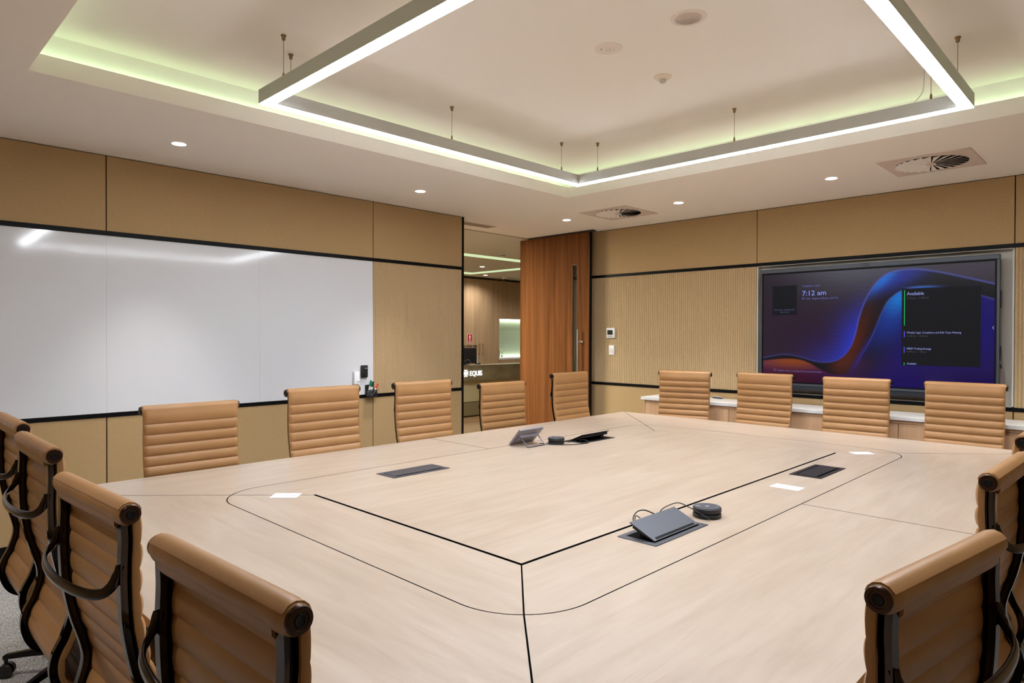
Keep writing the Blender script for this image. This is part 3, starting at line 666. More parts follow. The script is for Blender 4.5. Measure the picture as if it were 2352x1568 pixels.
# tablet on a wire stand, its back to the camera
t = thing('tablet', 'silver tablet propped on a loop stand, seen from behind', 'tablet', (3.32, 3.09, TZ))
A0, A1 = Vector((3.202, 3.161, TZ+0.003)), Vector((3.205+0.238, 3.161, TZ+0.003)); up = Vector((0.0, -0.102, 0.111))
nr = Vector((0, 0.111, 0.102)).normalized()
sec = []
for x in (0.0, 0.004, 0.234, 0.238):
    e = 0.002 if x in (0.0, 0.238) else 0.0
    o_ = A0+Vector((x, 0, 0)); n_ = up.normalized(); L = up.length
    sec.append([o_+n_*e, o_+n_*(L-e), o_+n_*(L-e)+nr*0.011, o_+n_*e+nr*0.011])
b = MB(); b.rings(sec); b.build('shell', TABL, t)
b = MB(); n_ = up.normalized()
b.quad([A0+Vector((0.008, 0, 0))+n_*0.008+nr*0.0113, A0+Vector((0.23, 0, 0))+n_*0.008+nr*0.0113, A0+Vector((0.23, 0, 0))+n_*(L-0.008)+nr*0.0113, A0+Vector((0.008, 0, 0))+n_*(L-0.008)+nr*0.0113]); b.build('display', DARKG, t)
b = MB(); b.rings([[A0+Vector((x, 0, 0))+n_*0.03-nr*0.001, A0+Vector((x, 0, 0))+n_*0.098-nr*0.001, A0+Vector((x, 0, 0))+n_*0.092-nr*0.018, A0+Vector((x, 0, 0))+n_*0.03-nr*0.007] for x in (0.03, 0.205)]); b.build('rear_bulge', TABL, t)
st = [A0+Vector((0.03, 0, 0))+n_*0.095-nr*0.017, Vector((3.222, 3.009, TZ+0.0048)), Vector((3.399, 3.009, TZ+0.0048)), A0+Vector((0.205, 0, 0))+n_*0.095-nr*0.017]
b = MB(); b.tube([st[0], st[0].lerp(st[1], 0.96), st[1].lerp(st[2], 0.03), st[1].lerp(st[2], 0.97), st[2].lerp(st[3], 0.04), st[3]], 0.0042, 8); b.build('loop_stand', mat('stand_steel', (118, 118, 126), 0.35, metal=0.7), t, True)
rel(t)

# printed cards in clear sleeves
def card(cx, cy, ang, wx, wy, label):
    t = thing('printed_card', label, 'card', (cx, cy, TZ), ang, group='printed cards on the table')
    b = MB(); b.box(-wx/2, wx/2, -wy/2, wy/2, 0.0003, 0.0010); b.build('sleeve', SLEEVE, t)
    b = MB(); b.box(-wx/2+0.005, wx/2-0.005, -wy/2+0.004, wy/2-0.004, 0.0011, 0.0014); b.build('paper', PAPER, t)
    b = MB(); random.seed(int(cx*100))
    for x, l_ in ((-0.042, 0.014), (-0.034, 0.02), (-0.012, 0.012), (-0.004, 0.016), (0.024, 0.014)):
        b.box(x, x+0.003, wy*0.05-l_*0.5, wy*0.05+l_*0.5, 0.0015, 0.0017)
    b.build('print', INK, t); return t
card(1.4645, 2.914, math.radians(-45)+math.pi, 0.135, 0.094, 'white printed card at the table corner on the whiteboard side')
card(3.307, 1.321, math.radians(90)+math.pi, 0.152, 0.097, 'white printed card beside the closed black cable box')
card(4.617, 1.366, math.radians(-45)+math.pi, 0.140, 0.092, 'white printed card near the chairs below the wall display')

# ------------------------------------------------------------------ chairs
ZR = 1.112           # height of the roll at the head of the back
def chair_frame_path():
    pts = [(0.004, 1.114), (0.003, 1.085), (0.004, 1.04), (0.002, 0.98), (0.003, 0.91), (0.008, 0.84), (0.025, 0.748), (0.050, 0.66), (0.056, 0.605), (0.037, 0.535), (0.009, 0.473), (0.008, 0.415), (0.034, 0.358), (0.086, 0.328), (0.16, 0.322), (0.25, 0.345), (0.35, 0.376), (0.44, 0.390), (0.49, 0.384)]
    return catmull([(0, y-0.27, z) for y, z in pts], 6)
FP = chair_frame_path()
def fnormals(P):
    out = []
    for i in range(len(P)):
        t_ = (P[min(i+1, len(P)-1)]-P[max(i-1, 0)]).normalized(); out.append(Vector((0, -t_.z, t_.y)) if True else None)
    return out          # points forward / up (towards the sitter)
FN = fnormals(FP)
def make_chair():
    t = thing('office_chair', None, 'chair')
    # leather sling with ribs: back and seat
    arcl = [0.0]
    for a, c in zip(FP, FP[1:]): arcl.append(arcl[-1]+(c-a).length)
    def at_l(l):
        for i in range(len(FP)-1):
            if arcl[i+1] >= l or i == len(FP)-2:
                k = (l-arcl[i])/max(1e-9, arcl[i+1]-arcl[i]); return FP[i].lerp(FP[i+1], k), FN[i].lerp(FN[i+1], k).normalized()
    l_split = arcl[[i for i, p in enumerate(FP) if p.z < 0.345][0]]
    def sling(l0, l1, first, pitch, name):
        seams = [l0]
        if first: seams.append(l0+first)
        while seams[-1]+pitch*0.8 < l1: seams.append(seams[-1]+pitch)
        seams[-1] = l1
        hx_ = [0.252, 0.2508, 0.2485, 0.2445, 0.2435, 0.237, 0.225, 0.16, 0.06]; xs = [-q_ for q_ in hx_]+hx_[::-1]
        F, B = [], []
        if name == 'backrest':               # the hide wraps over the roll
            for ad in (150, 120, 90, 60, 35, 15):
                ca_, sa_ = math.cos(math.radians(ad)), math.sin(math.radians(ad))
                F.append([Vector((x, -0.27+(0.0278 if abs(x) < 0.24 else 0.0268)*ca_, ZR+(0.0278 if abs(x) < 0.24 else 0.0268)*sa_)) for x in xs]); B.append([Vector((x, -0.27+0.014*ca_, ZR+0.014*sa_)) for x in xs])
        for si in range(len(seams)-1):
            n = 7 if seams[si+1]-seams[si] < 0.07 else 16
            for k in range(n if si < len(seams)-2 else n+1):
                q = k/n; l = seams[si]+(seams[si+1]-seams[si])*q; p, nn = at_l(l)
                puff = abs(math.sin(math.pi*q))**0.55; big = (seams[si+1]-seams[si]) > 0.07
                f0, b0 = 0.024, 0.010
                ff = f0+0.0095*puff; bb = b0-0.005*puff
                if big: ff = 0.0238+0.0075*math.sin(math.pi*min(1, q*0.9))**1.1+0.0002*q; bb = 0.008
                fr, br = [], []
                for x in xs:
                    e = min(1.0, (0.2525-abs(x))/0.020)**0.5
                    mid = (f0+b0)/2
                    fr.append(Vector((x, 0, 0))+p+nn*(mid+(ff-mid)*max(0.30, e))); br.append(Vector((x, 0, 0))+p+nn*(bb if abs(x) < 0.244 else 0.005 if abs(x) < 0.2515 else 0.008))
                F.append(fr); B.append(br)
        b = MB(); b.rings([f+r_[::-1] for f, r_ in zip(F, B)]); return b.build(name, LEATHER, t, True)
    sling(0.0, l_split, 0.075, 0.058, 'backrest'); sling(l_split, arcl[-1]-0.03, 0, 0.058, 'seat')
    # head roll
    random.seed(3); rings = []; n = 26
    for i in range(n+1):
        x = -0.257+0.514*i/n; k = 0.0258+0.0007*math.sin(i*0.55)+0.0004*math.sin(i*1.3+1); ed = 1-0.16*max(0, abs(x)-0.235)/0.022
        ring = []
        for j in range(22):
            a = 2*math.pi*j/22; cy, cz = math.cos(a), math.sin(a)
            rr = k*ed*(1+0.13*max(0, -cz)**2*(1 if cy < 0 else 0.6))
            ring.append(Vector((x, -0.27+rr*cy, ZR+rr*cz)))
        rings.append(ring)
    b = MB(); b.rings(rings); b.build('head_roll', LEATHER, t, True)
    b = MB(); b.rings([[(x, -0.27+yy, ZR+zz) for yy, zz in ((-0.021, -0.012), (-0.020, -0.030), (-0.010, -0.043), (0.012, -0.046), (0.024, -0.038), (0.024, -0.012))] for x in (-0.217, -0.2, 0.2, 0.217)]); b.build('roll_flap', LEATHER, t, True)
    for s in (-1, 1):
        b = MB(); b.lathe([(0, 0.0), (0.0225, 0.0), (0.0225, 0.006), (0.021, 0.0085), (0.0145, 0.0088), (0.0135, 0.0072), (0, 0.0072)], seg=28, axis=0)
        for v in b.bm.verts: v.co = Vector((s*(0.256+v.co.x), -0.27+v.co.y, ZR+v.co.z))
        cap = b.build('end_cap', CAPM, t, True)
        b = MB(); b.lathe([(0, 0.0072), (0.0105, 0.0072), (0.009, 0.0088), (0.005, 0.0080), (0, 0.0080)], seg=20, axis=0)
        for v in b.bm.verts: v.co = Vector((s*(0.256+v.co.x), -0.27+v.co.y, ZR+v.co.z))
        b.build('cap_screw', CAPD, cap, True)
        # side frame: I-section following the back and seat
        rings = []; hx, hn, fl, wb_ = 0.0120, 0.0120, 0.004, 0.0045
        sec_ = [(-hx, -hn), (hx, -hn), (hx, -hn+fl), (wb_, -hn+fl+0.003), (wb_, hn-fl-0.003), (hx, hn-fl), (hx, hn), (-hx, hn), (-hx, hn-fl), (-wb_, hn-fl-0.003), (-wb_, -hn+fl+0.003), (-hx, -hn+fl)]
        for i, (p, nn) in enumerate(zip(FP, FN)):
            rings.append([p+Vector((s*0.2305+a, 0, 0))+nn*(c_-0.0055) for a, c_ in sec_])
        b = MB(); b.rings(rings); b.build('side_frame', CHROME, t, True)
    # back spreader: bowed bar between the frames with flared ends
    zb = 0.928; yb = -0.27-0.014; hlf = [(-0.2305, yb+0.003, zb+0.064), (-0.2305, yb-0.005, zb+0.040), (-0.228, yb-0.016, zb+0.020), (-0.214, yb-0.032, zb+0.005), (-0.17, yb-0.048, zb-0.002), (-0.09, yb-0.060, zb-0.005)]
    pth = hlf+[(0, yb-0.064, zb-0.006)]+[(-x_, y_, z_) for x_, y_, z_ in hlf[::-1]]
    P = catmull(pth, 5); rings = []
    for i, p in enumerate(P):
        tt = (P[min(i+1, len(P)-1)]-P[max(i-1, 0)]).normalized(); up_ = Vector((0, 0.25, 1)); up_ = (up_-tt*up_.dot(tt)).normalized(); sd = tt.cross(up_)
        q = abs(i/(len(P)-1)-0.5)*2; hh = 0.0125-0.001*q; ww = 0.0065
        rings.append([p+up_*hh*math.sin(2*math.pi*k/12)+sd*ww*math.cos(2*math.pi*k/12) for k in range(12)])
    b = MB(); b.rings(rings); b.build('back_spreader', CHROME, t, True)
    # seat spreader, tilt housing, column, star base and castors
    b = MB(); b.tube(catmull([(-0.232, 0.03, 0.335), (-0.15, 0.02, 0.292), (0, 0.01, 0.275), (0.15, 0.02, 0.292), (0.232, 0.03, 0.335)], 6), 0.014, 10); b.build('seat_spreader', CHROME, t, True)
    b = MB(); b.box(-0.045, 0.045, -0.075, 0.085, 0.235, 0.275, 0.01, 2); b.build('tilt_housing', CHROME2, t, True)
    b = MB(); b.cyl((0, 0, 0.115), 0.026, 0.125, 2, 20); b.cyl((0, 0, 0.08), 0.042, 0.045, 2, 20, 0.034); b.build('column', CHROME2, t, True)
    for k in range(5):
        a = math.radians(72*k+18); ca_, sa = math.cos(a), math.sin(a); rings = []
        for r_, z_, w_, h_ in ((0.025, 0.105, 0.021, 0.02), (0.10, 0.108, 0.018, 0.017), (0.22, 0.100, 0.014, 0.013), (0.325, 0.088, 0.011, 0.010), (0.335, 0.083, 0.008, 0.008)):
            c_ = Vector((ca_*r_, sa*r_, z_)); sd = Vector((-sa, ca_, 0))
            rings.append([c_+sd*w_+Vector((0, 0, -h_)), c_+sd*w_*0.8+Vector((0, 0, h_)), c_-sd*w_*0.8+Vector((0, 0, h_)), c_-sd*w_+Vector((0, 0, -h_))])
        b = MB(); b.rings(rings); lg = b.build('base_leg', CHROME2, t, True)
        c_ = Vector((ca_*0.325, sa*0.325, 0.028)); b = MB(); sd = Vector((-sa, ca_, 0)); R_ = 0.028
        for s in (-1, 1): b.tube([c_+sd*0.008*s, c_+sd*0.026*s], R_, 18)
        b.tube([c_, c_+Vector((0, 0, 0.055))], 0.008, 8); b.build('castor', PLASTB, lg, True)
    return t

# roll centre x, y, roll height above carpet, direction the sitter looks (degrees), label, group
G1, G2, G3, G4 = 'chairs along the whiteboard side', 'chairs along the display side', 'chairs at the near short end', 'chairs along the near long side'
seats = [
    (1.395, 3.900, 1.081, -91, 'tan ribbed leather chair on the whiteboard side, farthest from the doorway', G1),
    (2.210, 3.880, 1.129, -90, 'tan ribbed leather chair on the whiteboard side, below the two magnetic erasers', G1),
    (3.035, 3.900, 1.129, -91, 'tan ribbed leather chair before the ribbed wall beside the doorway', G1),
    (3.960, 4.000, 1.070, -92, 'tan ribbed leather chair standing in front of the open doorway', G1),
    (4.690, 3.860, 1.132, -88, 'tan ribbed leather chair in front of the open walnut door', G1),
    (5.930, 3.392, 1.116, 195, 'tan ribbed leather chair on the display side, nearest the walnut door', G2),
    (5.930, 2.575, 1.127, 180, 'tan ribbed leather chair below the near edge of the clock on the display', G2),
    (5.930, 1.801, 1.122, 183, 'tan ribbed leather chair below the middle of the wall display', G2),
    (5.930, 1.047, 1.121, 180, 'tan ribbed leather chair below the schedule list on the display', G2),
    (0.500, 3.390, 1.123, 0, 'tan leather chair cut by the picture edge, nearest the whiteboard wall', G3),
    (0.467, 2.696, 1.114, 0, 'tan leather chair seen from behind, second from the whiteboard wall', G3),
    (0.448, 1.918, 1.084, 3, 'tan leather chair seen from behind, with its bowed back bar in full view', G3),
    (0.461, 1.163, 1.070, 3, 'tan leather chair seen from behind, large in front, nearest the camera on the whiteboard side', G3),
    (1.448, 0.285, 1.060, 81, 'tan leather chair seen from behind, large in front on the display side', G4),
    (2.470, 0.325, 1.090, 88, 'tan leather chair partly hidden behind the largest chair on the display side', G4),
    (3.240, 0.350, 1.110, 90, 'tan leather chair of which only the head roll shows at the picture edge', G4),
]
proto = make_chair()
for i, (x, y, zr, face, lab, grp) in enumerate(seats):
    c = proto if i == 0 else copy_tree(proto)
    a = math.radians(face-90); c.rotation_euler = (0, 0, a)
    c.location = (x-0.27*math.sin(a)*1.0, y+0.27*math.cos(a), 0)
    tag(c, lab, 'chair', grp)
    dz = zr-ZR
    for ch in c.children:
        if not ch.name.startswith(('base_leg', 'column')): ch.location.z = dz

# ------------------------------------------------------------------ pendant light frame
PX0, PX1, PY0, PY1, PZ0, PZ1, PW = 1.548, 4.201, 0.708, 3.382, 2.700, 2.775, 0.061
pf = thing('pendant_light', 'large square white light frame hung on thin cables above the table', 'light', ((PX0+PX1)/2, (PY0+PY1)/2, PZ1))
for nm, q in (('profile', (PX0, PX1, PY1-PW, PY1)), ('profile', (PX0, PX1, PY0, PY0+PW)), ('profile', (PX0, PX0+PW, PY0+PW, PY1-PW)), ('profile', (PX1-PW, PX1, PY0+PW, PY1-PW))):
    b = MB(); b.box(*q, PZ0+0.002, PZ1); b.build(nm, ALU, pf)
for q in ((PX0, PX1, PY1-PW, PY1), (PX0, PX1, PY0, PY0+PW), (PX0, PX0+PW, PY0+PW, PY1-PW), (PX1-PW, PX1, PY0+PW, PY1-PW)):
    b = MB(); b.box(q[0]+0.0015, q[1]-0.0015, q[2]+0.0015, q[3]-0.0015, PZ0-0.001, PZ0+0.002); b.build('diffuser', LED, pf)
hw = PW/2
cabs = [(PX0+hw, 3.165), (1.713, PY1-hw), (2.846, PY1-hw), (3.967, PY1-hw), (PX1-hw, 3.155), (PX1-hw, 2.028), (PX1-hw, 0.90), (3.955, PY0+hw), (PX0+hw, 2.03), (PX0+hw, 0.90), (1.713, PY0+hw), (2.846, PY0+hw)]
for x, y in cabs:
    b = MB(); b.tube([(x, y, PZ1+0.03), (x, y, ZU-0.02)], 0.0013, 6); hc = b.build('hanging_cable', mat('cable_steel', (120, 92, 66), 0.4, metal=0.6), pf)
    b = MB(); b.lathe([(0.0, ZU), (0.0135, ZU), (0.0135, ZU-0.006), (0.010, ZU-0.008), (0.0085, ZU-0.026), (0.0, ZU-0.028)], (x, y, 0), 14); b.build('ceiling_anchor', BRASS, hc, True)
    b = MB(); b.lathe([(0.0, PZ1), (0.006, PZ1), (0.006, PZ1+0.028), (0.003, PZ1+0.038), (0.0, PZ1+0.04)], (x, y, 0), 10); b.build('gripper', BRASS, hc, True)
b = MB(); b.tube(catmull([(PX1-hw, 0.93, ZU-0.002), (PX1-hw, 0.935, PZ1+0.10), (PX1-hw, 0.945, PZ1+0.05), (PX1-hw, 0.985, PZ1+0.004)], 6), 0.003, 8); b.build('supply_cord', PLAST, pf, True)
rel(pf)
for ch in pf.children:
    for g2 in ch.children: g2.matrix_parent_inverse = Matrix()

# ------------------------------------------------------------------ ceiling fittings
def downlight(x, y, lab, grp, boost=1.0, cone=73):
    t = thing('downlight', lab, 'light', (x, y, ZC), group=grp)
    b = MB(); b.lathe([(0.043, -0.0005), (0.0495, -0.0015), (0.0505, -0.004), (0.0455, -0.0045), (0.043, -0.003)], seg=32); b.build('rim', PAINT, t, True)
    b = MB(); b.lathe([(0, -0.0005), (0.0435, -0.0005), (0.0435, -0.0025), (0, -0.003)], seg=32); b.build('lens', DOWN, t)
    ld = bpy.data.lights.new('downlight_beam', 'SPOT'); ld.energy = P_DOWN*boost; ld.spot_size = math.radians(cone); ld.spot_blend = 1.0; ld.shadow_soft_size = 0.04; ld.color = (1.0, 0.97, 0.95)
    lo = bpy.data.objects.new('downlight_beam', ld); col.objects.link(lo); lo.parent = t; lo.location = (0, 0, -0.008)
for x, y, lab in ((1.607, 4.708, 'recessed round downlight above the first felt panel joint, whiteboard side'), (3.627, 4.701, 'recessed round downlight above the end of the whiteboard'), (5.644, 4.692, 'recessed round downlight in front of the open door'),
                  (5.657, 3.311, 'recessed round downlight between the two square air diffusers, nearer the door'), (5.638, 1.910, 'recessed round downlight beside the air diffuser above the display')):
    downlight(x, y, lab, 'downlights in the soffit')
for y, lab in ((0.51, 'recessed round downlight at the far end of the display wall'),): downlight(5.64, y, lab, 'downlights in the soffit')
for y, lab in ((4.70, 'recessed round downlight in the corner behind the camera beside the whiteboard'), (3.31, 'recessed round downlight behind the short row of chairs'), (1.91, 'recessed round downlight behind the nearest chair of the short row')): downlight(-0.41, y, lab, 'downlights in the soffit')
DIFF = mat('diffuser_paint', (216, 200, 188), 0.6)
def diffuser(cx, cy, lab, rot):
    t = thing('air_diffuser', lab, 'vent', (cx, cy, ZC), group='square swirl diffusers')
    s = 0.291; R_ = 0.232
    b = MB(); n = 48; outer, inner = [], []
    for k in range(n):
        a = 2*math.pi*k/n; m_ = max(abs(math.cos(a)), abs(math.sin(a))); outer.append((s*math.cos(a)/m_, s*math.sin(a)/m_)); inner.append((R_*math.cos(a), R_*math.sin(a)))
    for k in range(n):
        j = (k+1) % n
        b.quad([(*outer[k], -0.006), (*outer[j], -0.006), (*inner[j], -0.006), (*inner[k], -0.006)])
        b.quad([(*outer[k], -0.0005), (*outer[j], -0.0005), (*outer[j], -0.006), (*outer[k], -0.006)])
    b.build('face_plate', DIFF, t)
    b = MB(); b.cyl((0, 0, -0.0012), R_, 0.0008, 2, 40); b.build('dark_throat', GROOVE, t)
    b = MB(); nb = 24
    for k in range(nb):
        a0 = 2*math.pi*k/nb+rot; w0 = 0.012; a1 = a0+2*math.pi/nb*0.80
        p0, p1 = (0.03*math.cos(a0), 0.03*math.sin(a0)), (R_*math.cos(a0), R_*math.sin(a0)); q1, q0 = (R_*math.cos(a1), R_*math.sin(a1)), (0.03*math.cos(a1), 0.03*math.sin(a1))
        b.quad([(*p0, -0.010), (*p1, -0.0155), (*q1, -0.0065), (*q0, -0.0065)])
        b.quad([(*p0, -0.009), (*p1, -0.0145), (*q1, -0.0055), (*q0, -0.0055)])
    b.build('swirl_blade', mat('blade_paint', (246, 240, 234), 0.5), t); tag(t.children[-1], kind=None)
    b = MB(); b.lathe([(0, -0.006), (0.034, -0.006), (0.03, -0.014), (0, -0.0155)], seg=24); b.build('hub', DIFF, t, True)
    return t
diffuser(5.694, 4.036, 'square swirl air diffuser in the soffit nearest the open door', 0.0)
diffuser(5.647, 1.214, 'square swirl air diffuser in the soffit above the wall display', 0.0)
t = thing('linear_grille', 'slim rectangular grille in the ceiling just inside the doorway', 'vent', (5.12, 5.655, ZC))
b = MB(); b.box(4.80, 5.43, 5.575, 5.735, ZC-0.004, ZC-0.0003, 0.001); b.build('frame', DIFF, t)
b = MB()
for k in range(5): b.box(4.83, 5.40, 5.593+k*0.026, 5.605+k*0.026, ZC-0.0055, ZC-0.0042)
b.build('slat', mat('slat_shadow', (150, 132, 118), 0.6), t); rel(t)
t = thing('ceiling_speaker', 'round perforated ceiling speaker in the raised ceiling', 'speaker', (2.831, 1.608, ZU))
b = MB(); b.lathe([(0, 0), (0.084, 0), (0.0835, -0.004), (0.066, -0.0065), (0.064, -0.004), (0, -0.004)], seg=40); b.build('ring', mat('fitting_paint', (232, 220, 210), 0.6), t, True)
b = MB()
for k in range(1, 11): 
    r_ = 0.0058*k; b.lathe([(r_, -0.004), (r_+0.0034, -0.004), (r_+0.0034, -0.0056), (r_, -0.0056)], seg=36)
b.build('grille', mat('speaker_grille', (222, 206, 193), 0.7), t, True)
t = thing('emergency_light', 'flat round emergency light in the raised ceiling, between speaker and sensor', 'light', (2.840, 2.082, ZU))
b = MB(); b.lathe([(0, 0), (0.073, 0), (0.0725, -0.003), (0.060, -0.005), (0, -0.0055)], seg=40); b.build('plate', mat('fitting_paint', (232, 220, 210), 0.6), t, True)
b = MB(); b.lathe([(0, -0.005), (0.018, -0.005), (0.014, -0.011), (0, -0.013)], seg=24); b.build('lens', mat('em_lens', (232, 222, 214), 0.2), t, True)
b = MB(); b.cyl((-0.026, 0.026, -0.0068), 0.0035, 0.0016, 2, 12); b.cyl((0.024, -0.018, -0.0068), 0.0025, 0.0016, 2, 12); b.build('indicator', mat('fitting_dark', (90, 70, 62), 0.5), t)
t = thing('motion_sensor', 'white dome motion sensor in the raised ceiling, nearest the display', 'sensor', (3.370, 2.080, ZU))
b = MB(); b.lathe([(0, 0), (0.050, 0), (0.051, -0.006), (0.042, -0.013), (0.026, -0.018), (0, -0.018)], seg=36); b.build('collar', mat('sensor_white', (232, 218, 198), 0.5), t, True)
b = MB(); b.lathe([(0, -0.018), (0.0215, -0.018), (0.0205, -0.028), (0.014, -0.036), (0, -0.039)], seg=28); b.build('dome', mat('sensor_dome', (198, 192, 178), 0.35), t, True)

# ------------------------------------------------------------------ lobby beyond the doorway
LZ = ZC-0.0
b = MB(); b.box(2.5, 13, YP+0.012, 11.4, LZ, LZ+0.1); struct(b.build('ceiling', mat('lobby_ceiling_paint', (214, 210, 198), 0.9, spec=0.2)))
b = MB(); b.box(2.5, 13, YP-0.02, YP+0.012, LZ-0.004, LZ+0.1); struct(b.build('trim_7', mat('head_track', (170, 152, 136), 0.7)))
YC = 10.65
b = MB(); b.box(2.5, 13, YC+0.62, 11.4, 0, LZ); b.box(12.9, 13.0, YP, YC+0.6, 0, LZ); b.box(2.4, 2.5, YP, YC+0.6, 0, LZ); b.box(XR+0.3, 13, YP-0.1, YP, 0, LZ)
struct(b.build('wall_lobby', mat('lobby_wall', (200, 190, 172), 0.8)))
def K(x, z): return x*YC/10.0, H+(z-H)*YC/10.0
LSH = mat('shadow_gap', (70, 48, 32), 0.8)
def wardrobe(x0, x1, lab, handles=True):
    t = thing('wardrobe', lab, 'cabinet', ((x0+x1)/2, YC+0.3, 0), group='oak wardrobes behind the reception desk')
    b = MB(); b.box(x0+0.002, x1-0.002, YC+0.021, YC+0.6, 0, LZ-0.02); b.build('carcass', LSH, t)
    xm = (x0+x1)/2 if abs(x0-9.28) > 0.01 else 9.865
    for q0, q1, s in ((x0, xm, 1), (xm, x1, -1)):
        b = MB(); b.box(q0+0.002, q1-0.002, YC, YC+0.02, 0.08, LZ-0.045); d = b.build('door', LOBW, t)
        if handles:
            hx = xm-0.038*s if s > 0 else xm+0.062
            b = MB(); b.tube([(hx, YC-0.03, 1.075), (hx, YC-0.03, 1.325)], 0.006, 10)
            for z_ in (1.095, 1.305): b.tube([(hx, YC-0.03, z_), (hx, YC, z_)], 0.005, 8)
            b.build('bar_handle', mat('bronze_handle', (150, 110, 76), 0.4, metal=0.7), d, True)
    rel(t)
    for ch in t.children:
        for g2 in ch.children: g2.matrix_parent_inverse = Matrix()
    return t
wardrobe(9.28, 10.45, 'oak wardrobe with paired bar handles and a red sign, behind the reception desk')
wardrobe(8.06, 9.28, 'oak wardrobe behind the monitor of the reception desk')
# lit niche beside it
nx0, nx1 = 10.455, 11.7; nz0, nz1 = K(0, 1.020)[1], K(0, 1.857)[1]
t = thing('niche_cabinet', 'oak cabinet with a glowing green glass niche and white shelf', 'cabinet', ((nx0+nx1)/2, YC+0.3, 0))
b = MB(); b.box(nx0, nx1, YC, YC+0.6, nz1, LZ-0.045); b.build('upper_cupboard', LOBW, t)
b = MB(); b.box(nx0, nx1, YC, YC+0.6, 0.08, nz0-0.036); b.build('lower_cupboard', LOBW, t)
b = MB(); b.box(nx0, nx1, YC-0.004, YC+0.6, nz0-0.035, nz0); b.build('shelf', STONE, t)
GG = mat('green_glass', (206, 222, 198), 0.25)
b = MB(); b.box(nx0, nx1, YC+0.40, YC+0.6, nz0, nz1); b.build('splashback', GG, t)
b = MB(); b.box(nx0, nx0+0.012, YC+0.01, YC+0.4, nz0, nz1); b.box(nx1-0.012, nx1, YC+0.01, YC+0.4, nz0, nz1); b.build('side_panel', GG, t)
NL = glow('niche_led', (0.92, 1.0, 0.84), 10.0)
b = MB(); b.box(nx0+0.02, nx1-0.02, YC+0.34, YC+0.38, nz1-0.012, nz1-0.001); b.build('light_strip', NL, t)
b = MB(); b.box(nx0+0.02, nx1-0.02, YC+0.36, YC+0.39, nz0+0.001, nz0+0.008); b.build('light_strip', NL, t); rel(t)
x_, z_ = K(9.912, 1.031)
t = thing('tap', 'slim dark tap standing in the glowing green niche', 'tap', (x_, YC+0.1, nz0))
b = MB(); b.tube([(x_, YC+0.1, nz0), (x_, YC+0.1, nz0+0.17)], 0.010, 12); b.build('spout', mat('tap_metal', (58, 54, 46), 0.35, metal=0.7), t, True); rel(t)
t = thing('vase', 'small clear vase with flowers in the glowing green niche', 'vase', (10.74, YC+0.2, nz0))
b = MB(); b.lathe([(0, 0.001), (0.032, 0.001), (0.028, 0.05), (0.018, 0.09), (0.024, 0.12), (0.020, 0.12), (0.014, 0.09), (0.022, 0.05), (0, 0.01)], seg=20); b.build('glass', mat('vase_glass', (240, 245, 236), 0.05, trans=0.8), t, True)
b = MB(); random.seed(5)
for k in range(7):
    a = random.random()*6.28; r_ = random.uniform(0.01, 0.05); b.tube([(0, 0, 0.1), (r_*math.cos(a), r_*math.sin(a), random.uniform(0.14, 0.20))], [0.003, 0.012], 6)
b.build('flowers', mat('white_flowers', (240, 238, 220), 0.7), t, True)
t = thing('lemon_bowl', 'small bowl of yellow fruit beside the tap in the niche', 'bowl', (10.62, YC+0.24, nz0))
b = MB(); b.lathe([(0, 0.001), (0.03, 0.001), (0.055, 0.03), (0.052, 0.03), (0.028, 0.006), (0, 0.006)], seg=20); b.build('bowl', PLAST, t, True)
b = MB(); b.lathe([(0, 0.008), (0.03, 0.016), (0.04, 0.034), (0.025, 0.052), (0, 0.056)], seg=12); b.build('fruit', mat('lemon', (226, 190, 70), 0.5), t, True)
# red fire sign and the lettering on the wardrobe door
sx0, sz1 = K(8.911, 1.526); sx1, sz0 = K(9.041, 1.332)
t = thing('fire_sign', 'red fire hydrant sign with a white arrow on the oak wardrobe door', 'sign', ((sx0+sx1)/2, YC, sz0))
b = MB(); b.box(sx0, sx1, YC-0.004, YC-0.0005, sz0, sz1); b.build('border', mat('sign_white', (230, 222, 216), 0.5), t)
b = MB(); b.box(sx0+0.006, sx1-0.006, YC-0.0046, YC-0.0035, sz0+0.006, sz1-0.006); b.build('plate', mat('sign_red', (178, 22, 34), 0.5), t)
SW = mat('sign_white', (230, 222, 216), 0.5); xc = (sx0+sx1)/2; b = MB()
b.quad([(xc-0.028, YC-0.0055, sz0+0.140), (xc+0.028, YC-0.0055, sz0+0.140), (xc+0.002, YC-0.0055, sz0+0.188), (xc-0.002, YC-0.0055, sz0+0.188)]); b.box(xc-0.014, xc+0.014, YC-0.0056, YC-0.0048, sz0+0.085, sz0+0.142); b.build('arrow', SW, t)
text('sign_text', 'FIRE', SW, 0.034, t, (xc-0.034, YC-0.0056, sz0+0.046), (math.pi/2, 0, 0), 0.0002, width=0.068, bold=0.0005)
text('sign_text', 'HYDRANT', SW, 0.034, t, (xc-0.052, YC-0.0056, sz0+0.013), (math.pi/2, 0, 0), 0.0002, width=0.104, bold=0.0005); rel(t)
lx, lz_ = K(8.80, 1.256)
o = text('door_lettering', 'FIRE HOSE REEL', BLACK, 0.062, None, (lx-0.06, YC-0.002, lz_+0.002), (math.pi/2, 0, 0), 0.0005, width=0.475, bold=0.0015)
tag(o, 'black fire hose reel lettering on the wardrobe door above the monitor', 'lettering')
